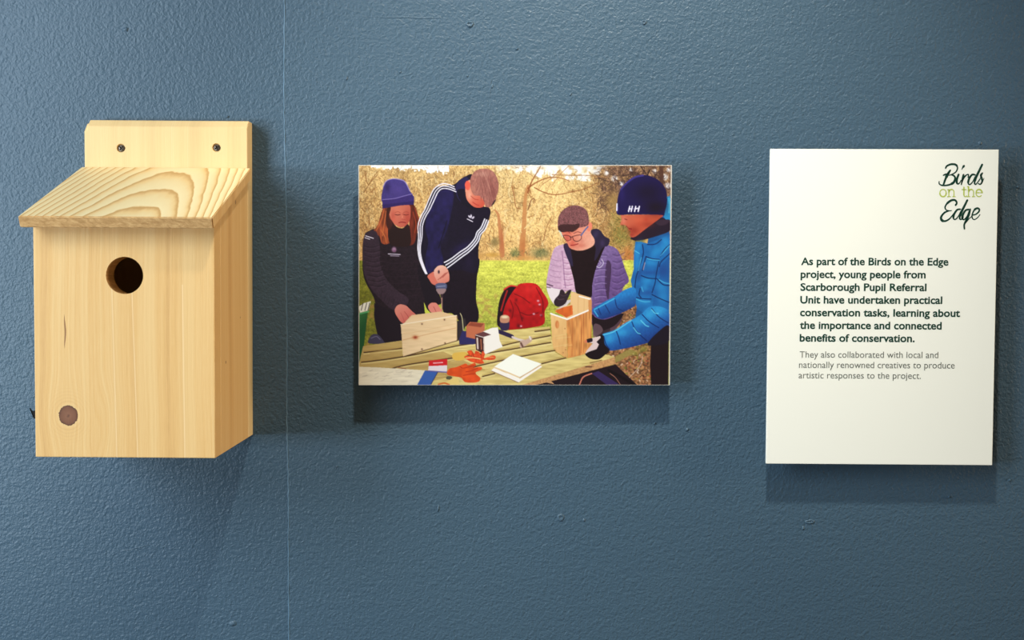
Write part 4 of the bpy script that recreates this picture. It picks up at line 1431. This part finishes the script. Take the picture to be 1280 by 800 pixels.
for q in [[(510, 120), (520, 200), (500, 280), (470, 370)], [(545, 240), (610, 262), (680, 268)], [(500, 430), (570, 455), (660, 462)], [(680, 340), (700, 290), (785, 210)], [(665, 470), (720, 520), (785, 530)], [(430, 640), (500, 660), (600, 665)],
          [(560, 120), (640, 115), (700, 70)], [(675, 290), (650, 420), (640, 500), (610, 600)], [(610, 620), (690, 660), (785, 700)], [(690, 240), (730, 170), (785, 120)], [(470, 380), (450, 440), (440, 520), (430, 620)], [(490, 560), (480, 620), (500, 650)], [(545, 240), (530, 300), (510, 380)]]:
    line(q, 1.3, (22, 44, 92), KB, 0.85)
for q in [[(500, 250), (470, 380)], [(680, 470), (730, 500), (785, 512)], [(690, 235), (780, 130)], [(440, 660), (520, 690), (590, 690)], [(430, 180), (480, 210)], [(560, 262), (620, 272), (680, 276)], [(505, 545), (520, 590)]]:
    line(q, 1.2, (96, 190, 224), KB, 0.6)
line([(536, 300), (520, 370)], 1.2, (214, 160, 160), KB, 0.6)
# lower body, dark trousers
fill([(985, 600), (1043, 560), (1043, 752), (986, 752), (982, 680)], (44, 28, 32), smooth=False)
# far sleeve
fill([(145, 105), (240, 45), (330, 0), (420, -60), (500, -70), (505, 60), (480, 90), (380, 140), (250, 185), (195, 180), (160, 150)], (44, 128, 188), KD, grad=(300, 10, 340, 150, (36, 66, 122)), tex=0.05)
for q in [[(190, 90), (215, 150)], [(250, 70), (290, 140)], [(330, 10), (350, 90), (400, 120)]]:
    line(q, 1.2, (28, 52, 104), KD, 0.8)
for q in [[(160, 108), (250, 60), (330, 15)], [(160, 120), (190, 165)]]:
    line(q, 1.6, (92, 196, 232), KD, 0.6)
fill([(140, 150), (180, 180), (260, 190), (390, 140), (400, 160), (345, 230), (300, 260), (220, 290), (170, 300), (150, 260)], (44, 28, 34), KD)
fill([(160, 230), (210, 240), (230, 290), (160, 340), (150, 300)], (120, 92, 96), KD, alpha=0.8)
# near sleeve
fill([(230, 315), (330, 280), (420, 220), (490, 185), (560, 140), (640, 80), (780, 120), (782, 300), (700, 360), (600, 390), (440, 430), (290, 452), (250, 410), (232, 360)], (44, 130, 190), KD, grad=(420, 240, 520, 440, (34, 60, 120)), tex=0.05)
fill([(690, 300), (782, 240), (782, 380), (640, 410), (610, 388)], (40, 30, 44), KD)
for x, y, rx_, ry_ in ((290, 350, 40, 40), (390, 300, 60, 30), (530, 210, 60, 30), (620, 150, 40, 40), (700, 120, 60, 40)):
    blob(x, y, rx_, ry_, (66, 176, 222), KD, 0.5)
for q in [[(475, 210), (500, 270), (545, 320), (600, 370)], [(345, 290), (365, 340), (380, 400)], [(560, 150), (620, 210), (700, 260)], [(640, 100), (700, 170), (780, 220)], [(240, 330), (260, 400), (290, 440)]]:
    line(q, 1.3, (22, 44, 96), KD, 0.8)
for q in [[(490, 260), (520, 300), (545, 312)], [(550, 200), (590, 240), (615, 250)], [(640, 110), (670, 140), (695, 140)], [(240, 320), (330, 290), (470, 200)]]:
    line(q, 1.3, (110, 206, 232), KD, 0.75)
# near glove
fill([(195, 330), (235, 325), (250, 400), (290, 450), (250, 490), (200, 525), (130, 520), (85, 480), (130, 440), (160, 400), (140, 375)], (38, 24, 30), KD)
fill([(90, 372), (150, 345), (210, 330), (215, 345), (180, 380), (200, 400), (180, 440), (120, 460), (85, 478), (100, 450), (150, 390), (100, 385)], (222, 188, 178), KD, smooth=False)
fill([(95, 360), (140, 348), (145, 375), (105, 385)], (50, 32, 44), KD)
fill([(80, 372), (96, 362), (100, 384), (86, 386)], (224, 120, 84), KD)

GREY = CAN.mean(axis=2, keepdims=True)
CAN = (GREY + (CAN - GREY) * 0.90) * np.array((0.97, 1.0, 1.05), np.float32)
# pale unprinted rim of the print
CAN = np.clip(CAN, 0, 255)
CAN = np.clip(CAN - 9 * np.sin(CAN / 255 * 2 * np.pi), 0, 255) * 0.985
rim = 0.9
for msk in ((GX < X0 + rim), (GX > X1 - 1.7), (GY < Y0 + rim * 0.9), (GY > Y1 - rim)):
    CAN[msk] = (206, 200, 192)
# halve the resolution (anti-aliasing) and bake to the grid
H2, W2 = HH // 2, WW // 2
IMG = CAN[:H2 * 2, :W2 * 2].reshape(H2, 2, W2, 2, 3).mean(axis=(1, 3))
LIN = s2l(IMG).astype(np.float32) * PRINT_GAIN
q = [np.array(at(x, y, D_PAN + 0.0001)) for x, y in PH]
oo = np.array(photo.location)
uu, vv = np.meshgrid(np.linspace(0.0006, 0.9994, W2), np.linspace(0.0006, 0.9994, H2))
uu, vv = uu[..., None], vv[..., None]
pts = (q[0] * (1 - uu) * (1 - vv) + q[1] * uu * (1 - vv) + q[2] * uu * vv + q[3] * (1 - uu) * vv) - oo
idx = np.arange(H2 * W2).reshape(H2, W2)
quads = np.stack([idx[:-1, :-1], idx[1:, :-1], idx[1:, 1:], idx[:-1, 1:]], -1).reshape(-1, 4)
me = bpy.data.meshes.new('printed_photograph')
me.vertices.add(H2 * W2)
me.vertices.foreach_set('co', pts.reshape(-1).astype(np.float32))
nq = len(quads)
me.loops.add(nq * 4)
me.loops.foreach_set('vertex_index', quads.reshape(-1).astype(np.int32))
me.polygons.add(nq)
me.polygons.foreach_set('loop_start', np.arange(0, nq * 4, 4, dtype=np.int32))
me.update(calc_edges=True)
ca_ = me.color_attributes.new('ink', 'FLOAT_COLOR', 'POINT')
rgba = np.ones((H2 * W2, 4), np.float32)
rgba[:, :3] = LIN.reshape(-1, 3)
ca_.data.foreach_set('color', rgba.reshape(-1))
kp = NT('photographic_print', 0.38, 0.35)
an = kp.t.nodes.new('ShaderNodeVertexColor')
an.layer_name = 'ink'
link('printed_photograph', me, kp.color(an.outputs[0]), photo)
